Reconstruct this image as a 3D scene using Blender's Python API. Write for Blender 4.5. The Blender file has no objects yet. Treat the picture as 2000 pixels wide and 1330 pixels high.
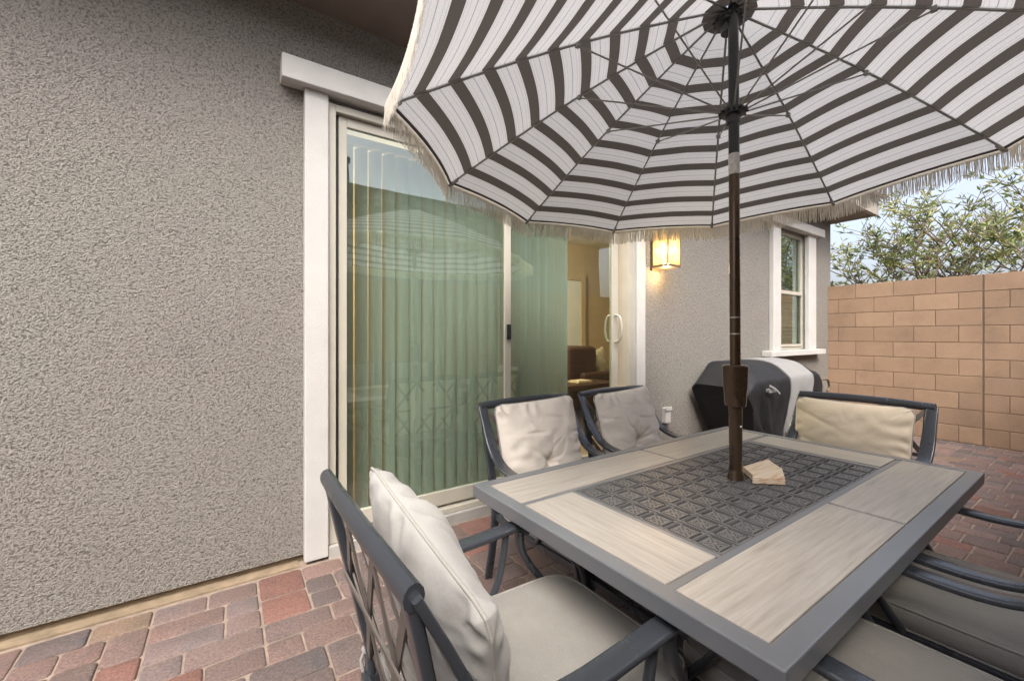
import bpy, math, random
from mathutils import Vector, Matrix, noise
R = math.radians
random.seed(7)
sc = bpy.context.scene
col = sc.collection

# ------------------------------------------------------------------ helpers
class MB:
    """collects geometry, builds ONE mesh object"""
    def __init__(s): s.v = []; s.f = []; s.uv = None; s.col = None
    def add(s, vs, fs):
        n = len(s.v); s.v += [tuple(v) for v in vs]; s.f += [tuple(i + n for i in f) for f in fs]
    def box(s, x0, x1, y0, y1, z0, z1):
        s.add([(x0,y0,z0),(x1,y0,z0),(x1,y1,z0),(x0,y1,z0),(x0,y0,z1),(x1,y0,z1),(x1,y1,z1),(x0,y1,z1)],
              [(0,3,2,1),(4,5,6,7),(0,1,5,4),(1,2,6,5),(2,3,7,6),(3,0,4,7)])
    def sweep(s, path, prof, up=(0,0,1), caps=True, scales=None):
        """prof: list of (a,b); a along side vector, b along local up"""
        P = [Vector(p) for p in path]; n = len(P); m = len(prof); vs = []
        up = Vector(up)
        for i, p in enumerate(P):
            t = (P[min(i+1, n-1)] - P[max(i-1, 0)]).normalized()
            sd = t.cross(up)
            if sd.length < 1e-4: sd = t.cross(Vector((1,0,0)))
            sd.normalize(); u = sd.cross(t).normalized()
            k = scales[i] if scales else 1
            for a, b in prof: vs.append(p + sd*a*k + u*b*k)
        fs = []
        for i in range(n-1):
            for j in range(m):
                k = (j+1) % m
                fs.append((i*m+j, i*m+k, (i+1)*m+k, (i+1)*m+j))
        if caps:
            fs.append(tuple(range(m-1, -1, -1))); fs.append(tuple((n-1)*m+j for j in range(m)))
        s.add(vs, fs)
    def tube(s, path, r, seg=8, up=(0,0,1), caps=True, scales=None):
        s.sweep(path, [(r*math.cos(2*math.pi*k/seg), r*math.sin(2*math.pi*k/seg)) for k in range(seg)], up, caps, scales)
    def lathe(s, prof, cx=0, cy=0, seg=32):
        """prof list of (r,z) bottom to top"""
        m = seg; vs = []
        for r, z in prof:
            for k in range(m):
                a = 2*math.pi*k/m; vs.append((cx + r*math.cos(a), cy + r*math.sin(a), z))
        fs = []
        for i in range(len(prof)-1):
            for k in range(m):
                l = (k+1) % m; fs.append((i*m+k, i*m+l, (i+1)*m+l, (i+1)*m+k))
        fs.append(tuple(range(m-1,-1,-1))); fs.append(tuple((len(prof)-1)*m+k for k in range(m)))
        s.add(vs, fs)
    def build(s, name, mat, parent=None, smooth=False, bevel=0, bseg=2, angle=35):
        me = bpy.data.meshes.new(name); me.from_pydata(s.v, [], s.f); me.update()
        o = bpy.data.objects.new(name, me); col.objects.link(o)
        if mat: me.materials.append(mat)
        if s.uv:
            l = me.uv_layers.new(name='UVMap')
            for lp in me.loops: l.data[lp.index].uv = s.uv[lp.vertex_index]
        if s.col:
            a = me.color_attributes.new('Col', 'FLOAT_COLOR', 'POINT')
            for i, c in enumerate(s.col): a.data[i].color = (*c, 1)
        if parent: o.parent = parent
        if smooth:
            for p in me.polygons: p.use_smooth = True
            if smooth == 'auto': me.set_sharp_from_angle(angle=R(angle))
        if bevel:
            b = o.modifiers.new('Bevel', 'BEVEL'); b.width = bevel; b.segments = bseg; b.limit_method = 'ANGLE'; b.angle_limit = R(40)
            b.harden_normals = False
        return o

def rrect(w, h, r=None, n=3):
    r = min(w, h)*.3 if r is None else r
    out = []
    for cx, cy, a0 in ((w/2-r, h/2-r, 0), (-w/2+r, h/2-r, 90), (-w/2+r, -h/2+r, 180), (w/2-r, -h/2+r, 270)):
        for k in range(n+1):
            a = R(a0 + 90*k/n); out.append((cx + r*math.cos(a), cy + r*math.sin(a)))
    return out

def smoothpath(pts, sub=6):
    """Catmull-Rom"""
    P = [Vector(p) for p in pts]; out = []
    for i in range(len(P)-1):
        p0 = P[max(i-1,0)]; p1 = P[i]; p2 = P[i+1]; p3 = P[min(i+2, len(P)-1)]
        for k in range(sub):
            t = k/sub
            out.append(.5*((2*p1) + (p2-p0)*t + (2*p0-5*p1+4*p2-p3)*t*t + (3*p1-p0-3*p2+p3)*t**3))
    out.append(P[-1]); return out

def tag(o, label=None, cat=None, group=None, kind=None):
    if label: o['label'] = label
    if cat: o['category'] = cat
    if group: o['group'] = group
    if kind: o['kind'] = kind
    return o
def empty(name, loc=(0,0,0), rz=0):
    o = bpy.data.objects.new(name, None); col.objects.link(o); o.location = loc; o.rotation_euler = (0,0,rz)
    o.empty_display_size = .1
    return o
def copy_tree(o, parent=None):
    c = o.copy(); col.objects.link(c); c.parent = parent
    for ch in list(o.children): copy_tree(ch, c)
    return c

# ------------------------------------------------------------------ materials
def newmat(name):
    m = bpy.data.materials.new(name); m.use_nodes = True; nt = m.node_tree
    for n in list(nt.nodes):
        if n.type != 'OUTPUT_MATERIAL' and n.type != 'BSDF_PRINCIPLED': nt.nodes.remove(n)
    return m, nt, nt.nodes['Principled BSDF'], nt.nodes['Material Output']
def N(nt, t, **kw):
    n = nt.nodes.new(t)
    for k, v in kw.items():
        if k in n.inputs.keys(): n.inputs[k].default_value = v
        else: setattr(n, k, v)
    return n
def ramp(nt, stops, interp='LINEAR'):
    n = nt.nodes.new('ShaderNodeValToRGB'); cr = n.color_ramp; cr.interpolation = interp
    while len(cr.elements) < len(stops): cr.elements.new(.5)
    for e, (p, c) in zip(cr.elements, stops): e.position = p; e.color = (*c, 1)
    return n
def simple(name, c, rough=.5, metal=0, vary=.12, vscale=6, bump=0, bscale=200, bdist=.002, spec=.5, coat=0, sheen=0):
    m, nt, b, out = newmat(name); L = nt.links
    b.inputs['Roughness'].default_value = rough; b.inputs['Metallic'].default_value = metal
    b.inputs['Specular IOR Level'].default_value = spec
    if coat: b.inputs['Coat Weight'].default_value = coat; b.inputs['Coat Roughness'].default_value = .25
    if sheen: b.inputs['Sheen Weight'].default_value = sheen
    tc = N(nt, 'ShaderNodeTexCoord')
    nz = N(nt, 'ShaderNodeTexNoise', Scale=vscale, Detail=5.0); L.new(tc.outputs['Object'], nz.inputs['Vector'])
    lo = tuple(x*(1-vary) for x in c); hi = tuple(min(1, x*(1+vary)) for x in c)
    r = ramp(nt, [(.3, lo), (.7, hi)]); L.new(nz.outputs['Fac'], r.inputs['Fac']); L.new(r.outputs['Color'], b.inputs['Base Color'])
    mr = N(nt, 'ShaderNodeMapRange'); mr.inputs['To Min'].default_value = max(0, rough-.08); mr.inputs['To Max'].default_value = min(1, rough+.08)
    L.new(nz.outputs['Fac'], mr.inputs['Value']); L.new(mr.outputs['Result'], b.inputs['Roughness'])
    if bump:
        n2 = N(nt, 'ShaderNodeTexNoise', Scale=bscale, Detail=4.0); L.new(tc.outputs['Object'], n2.inputs['Vector'])
        bp = N(nt, 'ShaderNodeBump', Strength=bump, Distance=bdist); L.new(n2.outputs['Fac'], bp.inputs['Height']); L.new(bp.outputs['Normal'], b.inputs['Normal'])
    return m

def stucco(name, c, scale=62, dist=.012, strength=1.0):
    m, nt, b, out = newmat(name); L = nt.links
    b.inputs['Roughness'].default_value = .92; b.inputs['Specular IOR Level'].default_value = .25
    tc = N(nt, 'ShaderNodeTexCoord')
    n1 = N(nt, 'ShaderNodeTexNoise', Scale=scale*.55, Detail=4.0, Roughness=.72); L.new(tc.outputs['Object'], n1.inputs['Vector'])
    vo = N(nt, 'ShaderNodeTexVoronoi', Scale=scale*1.15); L.new(tc.outputs['Object'], vo.inputs['Vector'])
    inv = N(nt, 'ShaderNodeMath', operation='MULTIPLY_ADD'); inv.inputs[1].default_value = -.42; L.new(vo.outputs['Distance'], inv.inputs[0]); L.new(n1.outputs['Fac'], inv.inputs[2])
    bp = N(nt, 'ShaderNodeBump', Strength=strength, Distance=dist); L.new(inv.outputs[0], bp.inputs['Height']); L.new(bp.outputs['Normal'], b.inputs['Normal'])
    n2 = N(nt, 'ShaderNodeTexNoise', Scale=1.1, Detail=6.0, Roughness=.6); L.new(tc.outputs['Object'], n2.inputs['Vector'])
    r = ramp(nt, [(.25, (c[0]*.86, c[1]*.86, c[2]*.88)), (.42, (c[0]*1.0, c[1]*.97, c[2]*1.0)), (.6, c), (.8, (c[0]*1.1, c[1]*1.07, c[2]*1.0))]); L.new(n2.outputs['Fac'], r.inputs['Fac'])
    # crevice shade put into the colour: pits darkened, knobs lightened
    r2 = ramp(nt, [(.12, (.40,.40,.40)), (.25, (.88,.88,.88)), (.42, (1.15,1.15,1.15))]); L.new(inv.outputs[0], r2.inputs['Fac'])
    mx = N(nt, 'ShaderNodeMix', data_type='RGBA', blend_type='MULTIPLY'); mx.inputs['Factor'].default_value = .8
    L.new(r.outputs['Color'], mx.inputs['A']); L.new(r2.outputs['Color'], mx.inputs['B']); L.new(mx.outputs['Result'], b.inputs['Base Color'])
    return m

M = {}
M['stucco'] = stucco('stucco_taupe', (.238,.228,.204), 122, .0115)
M['stucco_far'] = stucco('stucco_neighbour', (.24,.24,.235), 30)
M['trim'] = simple('trim_white', (.44,.435,.42), .85, bump=.7, bscale=130, bdist=.004, vary=.05)
M['vinyl'] = simple('vinyl_almond', (.40,.38,.32), .38, vary=.05)
M['vinyl_dark'] = simple('vinyl_shadow_gap', (.03,.03,.03), .7)
M['soffit'] = simple('soffit_brown', (.15,.12,.10), .8, bump=.3, bscale=90, bdist=.006)
M['fascia'] = simple('fascia_taupe', (.27,.24,.21), .8, bump=.2)
M['roof'] = simple('roof_tile_brown', (.12,.085,.07), .85, bump=.6, bscale=20, bdist=.02)
M['concrete'] = simple('concrete_foundation', (.21,.16,.105), .9, bump=.6, bscale=60, bdist=.006, vary=.25, vscale=12)
M['sill_con'] = simple('threshold_grey', (.30,.29,.27), .8, bump=.4, bscale=80, bdist=.003, vary=.15)
M['frame_metal'] = simple('charcoal_aluminium', (.050,.057,.069), .28, metal=.35, vary=.06, vscale=4, bump=.04, bscale=300, bdist=.001, spec=.6, coat=.25)
M['back_metal'] = simple('taupe_back_lattice', (.16,.14,.125), .5, metal=.2, vary=.15)  # frame metal turned taupe: the light falling on it is in the colour
M['rail_metal'] = simple('grey_table_rail', (.17,.18,.195), .34, metal=.3, vary=.08, vscale=3, bump=.1, bscale=260, bdist=.001, coat=.2)
M['cast'] = simple('cast_grille_grey', (.125,.125,.128), .42, metal=.25, vary=.1, vscale=14, bump=.2, bscale=160, bdist=.002)
M['pole'] = simple('bronze_pole', (.085,.056,.036), .28, metal=.8, vary=.12, coat=.3)
M['pole_black'] = simple('black_pole', (.018,.017,.018), .35, metal=.3, coat=.3)
M['wire'] = simple('grey_rib_steel', (.30,.30,.29), .45, metal=.3)
M['plastic_black'] = simple('black_plastic', (.02,.02,.022), .4, coat=.2)
M['base_black'] = simple('black_base', (.014,.014,.016), .32, coat=.3, vary=.2)
M['label'] = simple('sticker_white', (.6,.6,.58), .5, vary=.2, vscale=80)
def mk_blind():
    m, nt, b, out = newmat('blind_vane'); L = nt.links
    b.inputs['Base Color'].default_value = (.47,.465,.41,1); b.inputs['Roughness'].default_value = .6
    t = N(nt, 'ShaderNodeBsdfTranslucent'); t.inputs['Color'].default_value = (.30,.31,.28,1)
    ms = N(nt, 'ShaderNodeMixShader', Fac=.2); L.new(b.outputs[0], ms.inputs[1]); L.new(t.outputs[0], ms.inputs[2]); L.new(ms.outputs[0], out.inputs['Surface'])
    return m
M['blind'] = mk_blind()
M['outlet'] = simple('outlet_cover', (.42,.41,.39), .5)
M['latch'] = simple('latch_black', (.015,.015,.018), .35)
M['brass'] = simple('lantern_bronze', (.20,.15,.10), .4, metal=.6)
M['wood_stack'] = None
M['leather'] = simple('brown_leather', (.05,.022,.015), .4, vary=.3, bump=.3, bscale=60, bdist=.004)
M['room_wall'] = simple('room_wall_tan', (.55,.43,.27), .9, vary=.03)
M['room_white'] = simple('room_white_door', (.86,.88,.88), .5, vary=.03)
M['room_floor'] = simple('room_floor', (.22,.16,.11), .4, vary=.2)
M['pillow_star'] = simple('throw_pillow_beige', (.62,.55,.38), .85, vary=.25, vscale=9)
M['table_dark'] = simple('dark_wood', (.05,.025,.016), .35, vary=.3)
M['ground'] = simple('bare_ground', (.25,.20,.15), .95, vary=.2, bump=.5, bscale=30, bdist=.02)
M['bark'] = simple('grey_bark', (.16,.12,.085), .9, vary=.3, bump=.6, bscale=50, bdist=.01)

def fabric(name, c, rough=.9, weave=900, bd=.0006, vary=.07, sheen=.15, big=0.0):
    m, nt, b, out = newmat(name); L = nt.links
    b.inputs['Roughness'].default_value = rough; b.inputs['Sheen Weight'].default_value = sheen; b.inputs['Specular IOR Level'].default_value = .25
    tc = N(nt, 'ShaderNodeTexCoord')
    nz = N(nt, 'ShaderNodeTexNoise', Scale=7.0, Detail=6.0); L.new(tc.outputs['Object'], nz.inputs['Vector'])
    r = ramp(nt, [(.3, tuple(x*(1-vary) for x in c)), (.7, tuple(x*(1+vary) for x in c))]); L.new(nz.outputs['Fac'], r.inputs['Fac'])
    n2 = N(nt, 'ShaderNodeTexNoise', Scale=weave, Detail=2.0); L.new(tc.outputs['Object'], n2.inputs['Vector'])
    r2 = ramp(nt, [(.3, (.84,.84,.84)), (.7, (1.08,1.08,1.08))]); L.new(n2.outputs['Fac'], r2.inputs['Fac'])
    mx = N(nt, 'ShaderNodeMix', data_type='RGBA', blend_type='MULTIPLY'); mx.inputs['Factor'].default_value = 1
    L.new(r.outputs['Color'], mx.inputs['A']); L.new(r2.outputs['Color'], mx.inputs['B']); L.new(mx.outputs['Result'], b.inputs['Base Color'])
    n3 = N(nt, 'ShaderNodeTexNoise', Scale=22.0, Detail=3.0); L.new(tc.outputs['Object'], n3.inputs['Vector'])
    bp0 = N(nt, 'ShaderNodeBump', Strength=.35, Distance=.008); L.new(n3.outputs['Fac'], bp0.inputs['Height'])
    bp = N(nt, 'ShaderNodeBump', Strength=.6, Distance=bd); L.new(n2.outputs['Fac'], bp.inputs['Height']); L.new(bp0.outputs['Normal'], bp.inputs['Normal']); L.new(bp.outputs['Normal'], b.inputs['Normal'])
    return m
M['cushion'] = fabric('cushion_pale_grey', (.31,.305,.29))
M['cushion_pink'] = fabric('cushion_warm_beige', (.72,.665,.59))
M['cushion_yellow'] = fabric('cushion_sun_faded_cream', (.60,.52,.41))  # yellowish cream fabric of the far-end chair
M['seatfab'] = fabric('seat_greige', (.28,.268,.245), weave=500)
M['piping'] = fabric('piping_grey', (.30,.29,.265))
M['cover'] = simple('grill_cover_black', (.010,.011,.013), .62, vary=.3, bump=.5, bscale=7, bdist=.03, spec=.35)
M['cover_grey'] = simple('grill_cover_grey', (.20,.20,.20), .85, vary=.06, bump=.3, bscale=14, bdist=.008)
def mk_fringe():
    m, nt, b, out = newmat('fringe_cream'); L = nt.links
    b.inputs['Base Color'].default_value = (.82,.79,.72,1); b.inputs['Roughness'].default_value = .9
    t = N(nt, 'ShaderNodeBsdfTranslucent'); t.inputs['Color'].default_value = (.85,.82,.76,1)
    ms = N(nt, 'ShaderNodeMixShader', Fac=.5); L.new(b.outputs[0], ms.inputs[1]); L.new(t.outputs[0], ms.inputs[2]); L.new(ms.outputs[0], out.inputs['Surface'])
    return m
M['fringe'] = mk_fringe()
M['edge'] = simple('canopy_binding_brown', (.035,.028,.026), .8)

def mk_canopy():
    m, nt, b, out = newmat('striped_canopy'); L = nt.links
    uv = N(nt, 'ShaderNodeUVMap', uv_map='UVMap'); sp = N(nt, 'ShaderNodeSeparateXYZ'); L.new(uv.outputs['UV'], sp.inputs[0])
    md = N(nt, 'ShaderNodeMath', operation='MULTIPLY_ADD'); md.inputs[1].default_value = 1/.0925; md.inputs[2].default_value = -.919/.0925 + 10.20
    L.new(sp.outputs['Y'], md.inputs[0])
    fr = N(nt, 'ShaderNodeMath', operation='FRACT'); L.new(md.outputs[0], fr.inputs[0])
    cream = (.53,.53,.535); br = (.072,.064,.058); g1 = (.27,.29,.33); g2 = (.42,.42,.44)
    W = .37
    a = W; st = [(0, br), (a, cream)]
    for p, w, cc in ((.06, .03, g2), (.22, .03, g2), (.49, .04, g1), (.76,.03,g2), (.91,.03, g2)):
        q = a + (1-a)*p; st += [(q, cc), (q + (1-a)*w, cream)]
    rp = ramp(nt, st, 'CONSTANT'); L.new(fr.outputs[0], rp.inputs['Fac'])
    # edge binding and dark crown
    gt = N(nt, 'ShaderNodeMath', operation='GREATER_THAN'); gt.inputs[1].default_value = .992; L.new(sp.outputs['Y'], gt.inputs[0])
    lt = N(nt, 'ShaderNodeMath', operation='LESS_THAN'); lt.inputs[1].default_value = .078; L.new(sp.outputs['Y'], lt.inputs[0])
    mxx = N(nt, 'ShaderNodeMath', operation='MAXIMUM'); L.new(gt.outputs[0], mxx.inputs[0]); L.new(lt.outputs[0], mxx.inputs[1])
    l2 = N(nt, 'ShaderNodeMath', operation='LESS_THAN'); l2.inputs[1].default_value = .13; L.new(sp.outputs['Y'], l2.inputs[0]); m0 = N(nt, 'ShaderNodeMix', data_type='RGBA'); L.new(l2.outputs[0], m0.inputs['Factor']); L.new(rp.outputs['Color'], m0.inputs['A']); m0.inputs['B'].default_value = (*cream, 1)
    mx = N(nt, 'ShaderNodeMix', data_type='RGBA'); L.new(mxx.outputs[0], mx.inputs['Factor']); L.new(m0.outputs['Result'], mx.inputs['A']); mx.inputs['B'].default_value = (.045,.037,.034,1)
    tc = N(nt, 'ShaderNodeTexCoord'); nz = N(nt, 'ShaderNodeTexNoise', Scale=420.0, Detail=2.0); L.new(tc.outputs['Object'], nz.inputs['Vector'])
    rr = ramp(nt, [(.3, (.78,.78,.78)), (.7, (1.06,1.06,1.06))]); L.new(nz.outputs['Fac'], rr.inputs['Fac'])
    m2 = N(nt, 'ShaderNodeMix', data_type='RGBA', blend_type='MULTIPLY'); m2.inputs['Factor'].default_value = 1
    L.new(mx.outputs['Result'], m2.inputs['A']); L.new(rr.outputs['Color'], m2.inputs['B'])
    L.new(m2.outputs['Result'], b.inputs['Base Color']); b.inputs['Roughness'].default_value = .9; b.inputs['Specular IOR Level'].default_value = .1
    n3 = N(nt, 'ShaderNodeTexNoise', Scale=9.0, Detail=3.0); L.new(tc.outputs['Object'], n3.inputs['Vector'])
    bp = N(nt, 'ShaderNodeBump', Strength=.35, Distance=.02); L.new(n3.outputs['Fac'], bp.inputs['Height']); L.new(bp.outputs['Normal'], b.inputs['Normal'])
    tr = N(nt, 'ShaderNodeBsdfTranslucent'); L.new(m2.outputs['Result'], tr.inputs['Color'])
    ms = N(nt, 'ShaderNodeMixShader', Fac=.40); L.new(b.outputs[0], ms.inputs[1]); L.new(tr.outputs[0], ms.inputs[2]); L.new(ms.outputs[0], out.inputs['Surface'])
    return m
M['canopy'] = mk_canopy()

def mk_glass(name, tint, refl=1.0, ior=1.6):
    m, nt, b, out = newmat(name); L = nt.links; nt.nodes.remove(b)
    t = N(nt, 'ShaderNodeBsdfTransparent'); t.inputs['Color'].default_value = (*tint, 1)
    g = N(nt, 'ShaderNodeBsdfGlossy', Roughness=.01); g.inputs['Color'].default_value = (.86,.96,.92,1)
    f = N(nt, 'ShaderNodeFresnel', IOR=ior)
    tc = N(nt, 'ShaderNodeTexCoord'); nz = N(nt, 'ShaderNodeTexNoise', Scale=1.6, Detail=1.0); L.new(tc.outputs['Object'], nz.inputs['Vector'])
    bp = N(nt, 'ShaderNodeBump', Strength=.06, Distance=.05); L.new(nz.outputs['Fac'], bp.inputs['Height']); L.new(bp.outputs['Normal'], g.inputs['Normal'])
    mm = N(nt, 'ShaderNodeMath', operation='MULTIPLY'); mm.inputs[1].default_value = refl; mm.use_clamp = True; L.new(f.outputs[0], mm.inputs[0])
    ge = N(nt, 'ShaderNodeNewGeometry'); ib = N(nt, 'ShaderNodeMath', operation='SUBTRACT'); ib.inputs[0].default_value = 1; L.new(ge.outputs['Backfacing'], ib.inputs[1])
    m3 = N(nt, 'ShaderNodeMath', operation='MULTIPLY'); L.new(mm.outputs[0], m3.inputs[0]); L.new(ib.outputs[0], m3.inputs[1]); mm = m3
    ms = N(nt, 'ShaderNodeMixShader'); L.new(mm.outputs[0], ms.inputs[0]); L.new(t.outputs[0], ms.inputs[1]); L.new(g.outputs[0], ms.inputs[2]); L.new(ms.outputs[0], out.inputs['Surface'])
    return m
M['glass'] = mk_glass('door_glass', (.83,.90,.868), 2.5, 1.75)
M['win_glass'] = mk_glass('window_glass', (.50,.60,.56), 2.2, 1.9)

def mk_tile(name, axis):
    m, nt, b, out = newmat(name); L = nt.links
    tc = N(nt, 'ShaderNodeTexCoord'); mp = N(nt, 'ShaderNodeMapping'); L.new(tc.outputs['Object'], mp.inputs['Vector'])
    mp.inputs['Scale'].default_value = (2.0, 42, 1) if axis == 'x' else (42, 2.0, 1)
    nz = N(nt, 'ShaderNodeTexNoise', Scale=1.6, Detail=10.0, Roughness=.68, Distortion=.35); L.new(mp.outputs['Vector'], nz.inputs['Vector'])
    r = ramp(nt, [(.26, (.22,.20,.17)), (.44, (.31,.285,.25)), (.58, (.36,.335,.30)), (.78, (.42,.395,.36))]); L.new(nz.outputs['Fac'], r.inputs['Fac'])
    n2 = N(nt, 'ShaderNodeTexNoise', Scale=5.0, Detail=3.0); L.new(tc.outputs['Object'], n2.inputs['Vector'])
    r2 = ramp(nt, [(.3, (.95,.95,.96)), (.7, (1.04,1.03,1.02))]); L.new(n2.outputs['Fac'], r2.inputs['Fac'])
    mx = N(nt, 'ShaderNodeMix', data_type='RGBA', blend_type='MULTIPLY'); mx.inputs['Factor'].default_value = 1
    L.new(r.outputs['Color'], mx.inputs['A']); L.new(r2.outputs['Color'], mx.inputs['B']); L.new(mx.outputs['Result'], b.inputs['Base Color'])
    b.inputs['Roughness'].default_value = .36
    bp = N(nt, 'ShaderNodeBump', Strength=.15, Distance=.002); L.new(nz.outputs['Fac'], bp.inputs['Height']); L.new(bp.outputs['Normal'], b.inputs['Normal'])
    return m
M['tile_x'] = mk_tile('tile_grain_long', 'x'); M['tile_y'] = mk_tile('tile_grain_cross', 'y')

def mk_wood():
    m, nt, b, out = newmat('pale_pine_boards'); L = nt.links
    tc = N(nt, 'ShaderNodeTexCoord'); mp = N(nt, 'ShaderNodeMapping'); L.new(tc.outputs['Object'], mp.inputs['Vector'])
    mp.inputs['Scale'].default_value = (6, 70, 160); mp.inputs['Rotation'].default_value = (0,0,R(-52))
    nz = N(nt, 'ShaderNodeTexNoise', Scale=1.0, Detail=3.0); L.new(mp.outputs['Vector'], nz.inputs['Vector'])
    r = ramp(nt, [(.32, (.45,.26,.15)), (.45, (.56,.45,.33)), (.6, (.60,.52,.41))]); L.new(nz.outputs['Fac'], r.inputs['Fac']); L.new(r.outputs['Color'], b.inputs['Base Color'])
    b.inputs['Roughness'].default_value = .7
    return m
M['wood_stack'] = mk_wood()

def mk_paver():
    m, nt, b, out = newmat('tumbled_paver'); L = nt.links
    at = N(nt, 'ShaderNodeAttribute', attribute_name='Col'); tc = N(nt, 'ShaderNodeTexCoord')
    n1 = N(nt, 'ShaderNodeTexNoise', Scale=5.5, Detail=4.0, Roughness=.6, Distortion=.6); L.new(tc.outputs['Object'], n1.inputs['Vector'])
    r1 = ramp(nt, [(.36, (.065,.062,.064)), (.46, (.145,.10,.088)), (.60, (.17,.102,.086)), (.74, (.17,.128,.092))]); L.new(n1.outputs['Fac'], r1.inputs['Fac'])
    mx = N(nt, 'ShaderNodeMix', data_type='RGBA'); mx.inputs['Factor'].default_value = .28; L.new(at.outputs['Color'], mx.inputs['A']); L.new(r1.outputs['Color'], mx.inputs['B'])
    n2 = N(nt, 'ShaderNodeTexNoise', Scale=95.0, Detail=5.0, Roughness=.7); L.new(tc.outputs['Object'], n2.inputs['Vector'])
    r2 = ramp(nt, [(.3, (.45,.45,.45)), (.52, (1,1,1)), (.70, (1.5,1.45,1.38))]); L.new(n2.outputs['Fac'], r2.inputs['Fac'])
    m2 = N(nt, 'ShaderNodeMix', data_type='RGBA', blend_type='MULTIPLY'); m2.inputs['Factor'].default_value = .8
    L.new(mx.outputs['Result'], m2.inputs['A']); L.new(r2.outputs['Color'], m2.inputs['B']); L.new(m2.outputs['Result'], b.inputs['Base Color'])
    b.inputs['Roughness'].default_value = .82; b.inputs['Specular IOR Level'].default_value = .35
    bp = N(nt, 'ShaderNodeBump', Strength=.55, Distance=.004); L.new(n2.outputs['Fac'], bp.inputs['Height']); L.new(bp.outputs['Normal'], b.inputs['Normal'])
    return m
M['paver'] = mk_paver()
M['sand'] = simple('joint_sand', (.23,.18,.145), .95, vary=.25, vscale=15, bump=.6, bscale=150, bdist=.004)

def mk_block():
    m, nt, b, out = newmat('tan_block'); L = nt.links
    at = N(nt, 'ShaderNodeAttribute', attribute_name='Col'); tc = N(nt, 'ShaderNodeTexCoord')
    n2 = N(nt, 'ShaderNodeTexNoise', Scale=130.0, Detail=4.0, Roughness=.7); L.new(tc.outputs['Object'], n2.inputs['Vector'])
    r2 = ramp(nt, [(.3, (.78,.76,.74)), (.6, (1.06,1.05,1.04))]); L.new(n2.outputs['Fac'], r2.inputs['Fac'])
    n3 = N(nt, 'ShaderNodeTexNoise', Scale=2.3, Detail=8.0, Roughness=.7); L.new(tc.outputs['Object'], n3.inputs['Vector'])
    r3 = ramp(nt, [(.28, (.78,.78,.80)), (.5, (1,1,1)), (.74, (1.16,1.14,1.12))]); L.new(n3.outputs['Fac'], r3.inputs['Fac'])
    m2 = N(nt, 'ShaderNodeMix', data_type='RGBA', blend_type='MULTIPLY'); m2.inputs['Factor'].default_value = 1
    m3 = N(nt, 'ShaderNodeMix', data_type='RGBA', blend_type='MULTIPLY'); m3.inputs['Factor'].default_value = 1
    L.new(at.outputs['Color'], m2.inputs['A']); L.new(r2.outputs['Color'], m2.inputs['B']); L.new(m2.outputs['Result'], m3.inputs['A']); L.new(r3.outputs['Color'], m3.inputs['B']); L.new(m3.outputs['Result'], b.inputs['Base Color'])
    b.inputs['Roughness'].default_value = .92; b.inputs['Specular IOR Level'].default_value = .2
    bp = N(nt, 'ShaderNodeBump', Strength=.6, Distance=.004); L.new(n2.outputs['Fac'], bp.inputs['Height']); L.new(bp.outputs['Normal'], b.inputs['Normal'])
    return m
M['block'] = mk_block()
M['mortar'] = simple('mortar_tan', (.15,.10,.07), .95, vary=.15, bump=.5, bscale=120, bdist=.003)

def mk_leaf():
    m, nt, b, out = newmat('narrow_leaf'); L = nt.links
    at = N(nt, 'ShaderNodeAttribute', attribute_name='Col')
    L.new(at.outputs['Color'], b.inputs['Base Color']); b.inputs['Roughness'].default_value = .5
    tr = N(nt, 'ShaderNodeBsdfTranslucent'); L.new(at.outputs['Color'], tr.inputs['Color'])
    ms = N(nt, 'ShaderNodeMixShader', Fac=.3); L.new(b.outputs[0], ms.inputs[1]); L.new(tr.outputs[0], ms.inputs[2]); L.new(ms.outputs[0], out.inputs['Surface'])
    return m
M['leaf'] = mk_leaf()

def mk_emit(name, c, s):
    m, nt, b, out = newmat(name); L = nt.links
    b.inputs['Base Color'].default_value = (*c, 1); b.inputs['Emission Color'].default_value = (*c, 1); b.inputs['Emission Strength'].default_value = s
    return m
M['bulb'] = mk_emit('bulb_warm', (1.0,.80,.52), 7.0)
def mk_amber():
    m, nt, b, out = newmat('amber_lantern_glass'); L = nt.links; nt.nodes.remove(b)
    tc = N(nt, 'ShaderNodeTexCoord'); nz = N(nt, 'ShaderNodeTexNoise', Scale=22.0, Detail=3.0, Distortion=1.0); L.new(tc.outputs['Object'], nz.inputs['Vector'])
    r = ramp(nt, [(.3, (.97,.76,.46)), (.7, (1,.93,.76))]); L.new(nz.outputs['Fac'], r.inputs['Fac'])
    t = N(nt, 'ShaderNodeBsdfTranslucent'); L.new(r.outputs['Color'], t.inputs['Color'])
    tt = N(nt, 'ShaderNodeBsdfTransparent'); L.new(r.outputs['Color'], tt.inputs['Color'])
    ms = N(nt, 'ShaderNodeMixShader', Fac=.35); L.new(t.outputs[0], ms.inputs[1]); L.new(tt.outputs[0], ms.inputs[2]); L.new(ms.outputs[0], out.inputs['Surface'])
    return m
M['amber'] = mk_amber()

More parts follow.
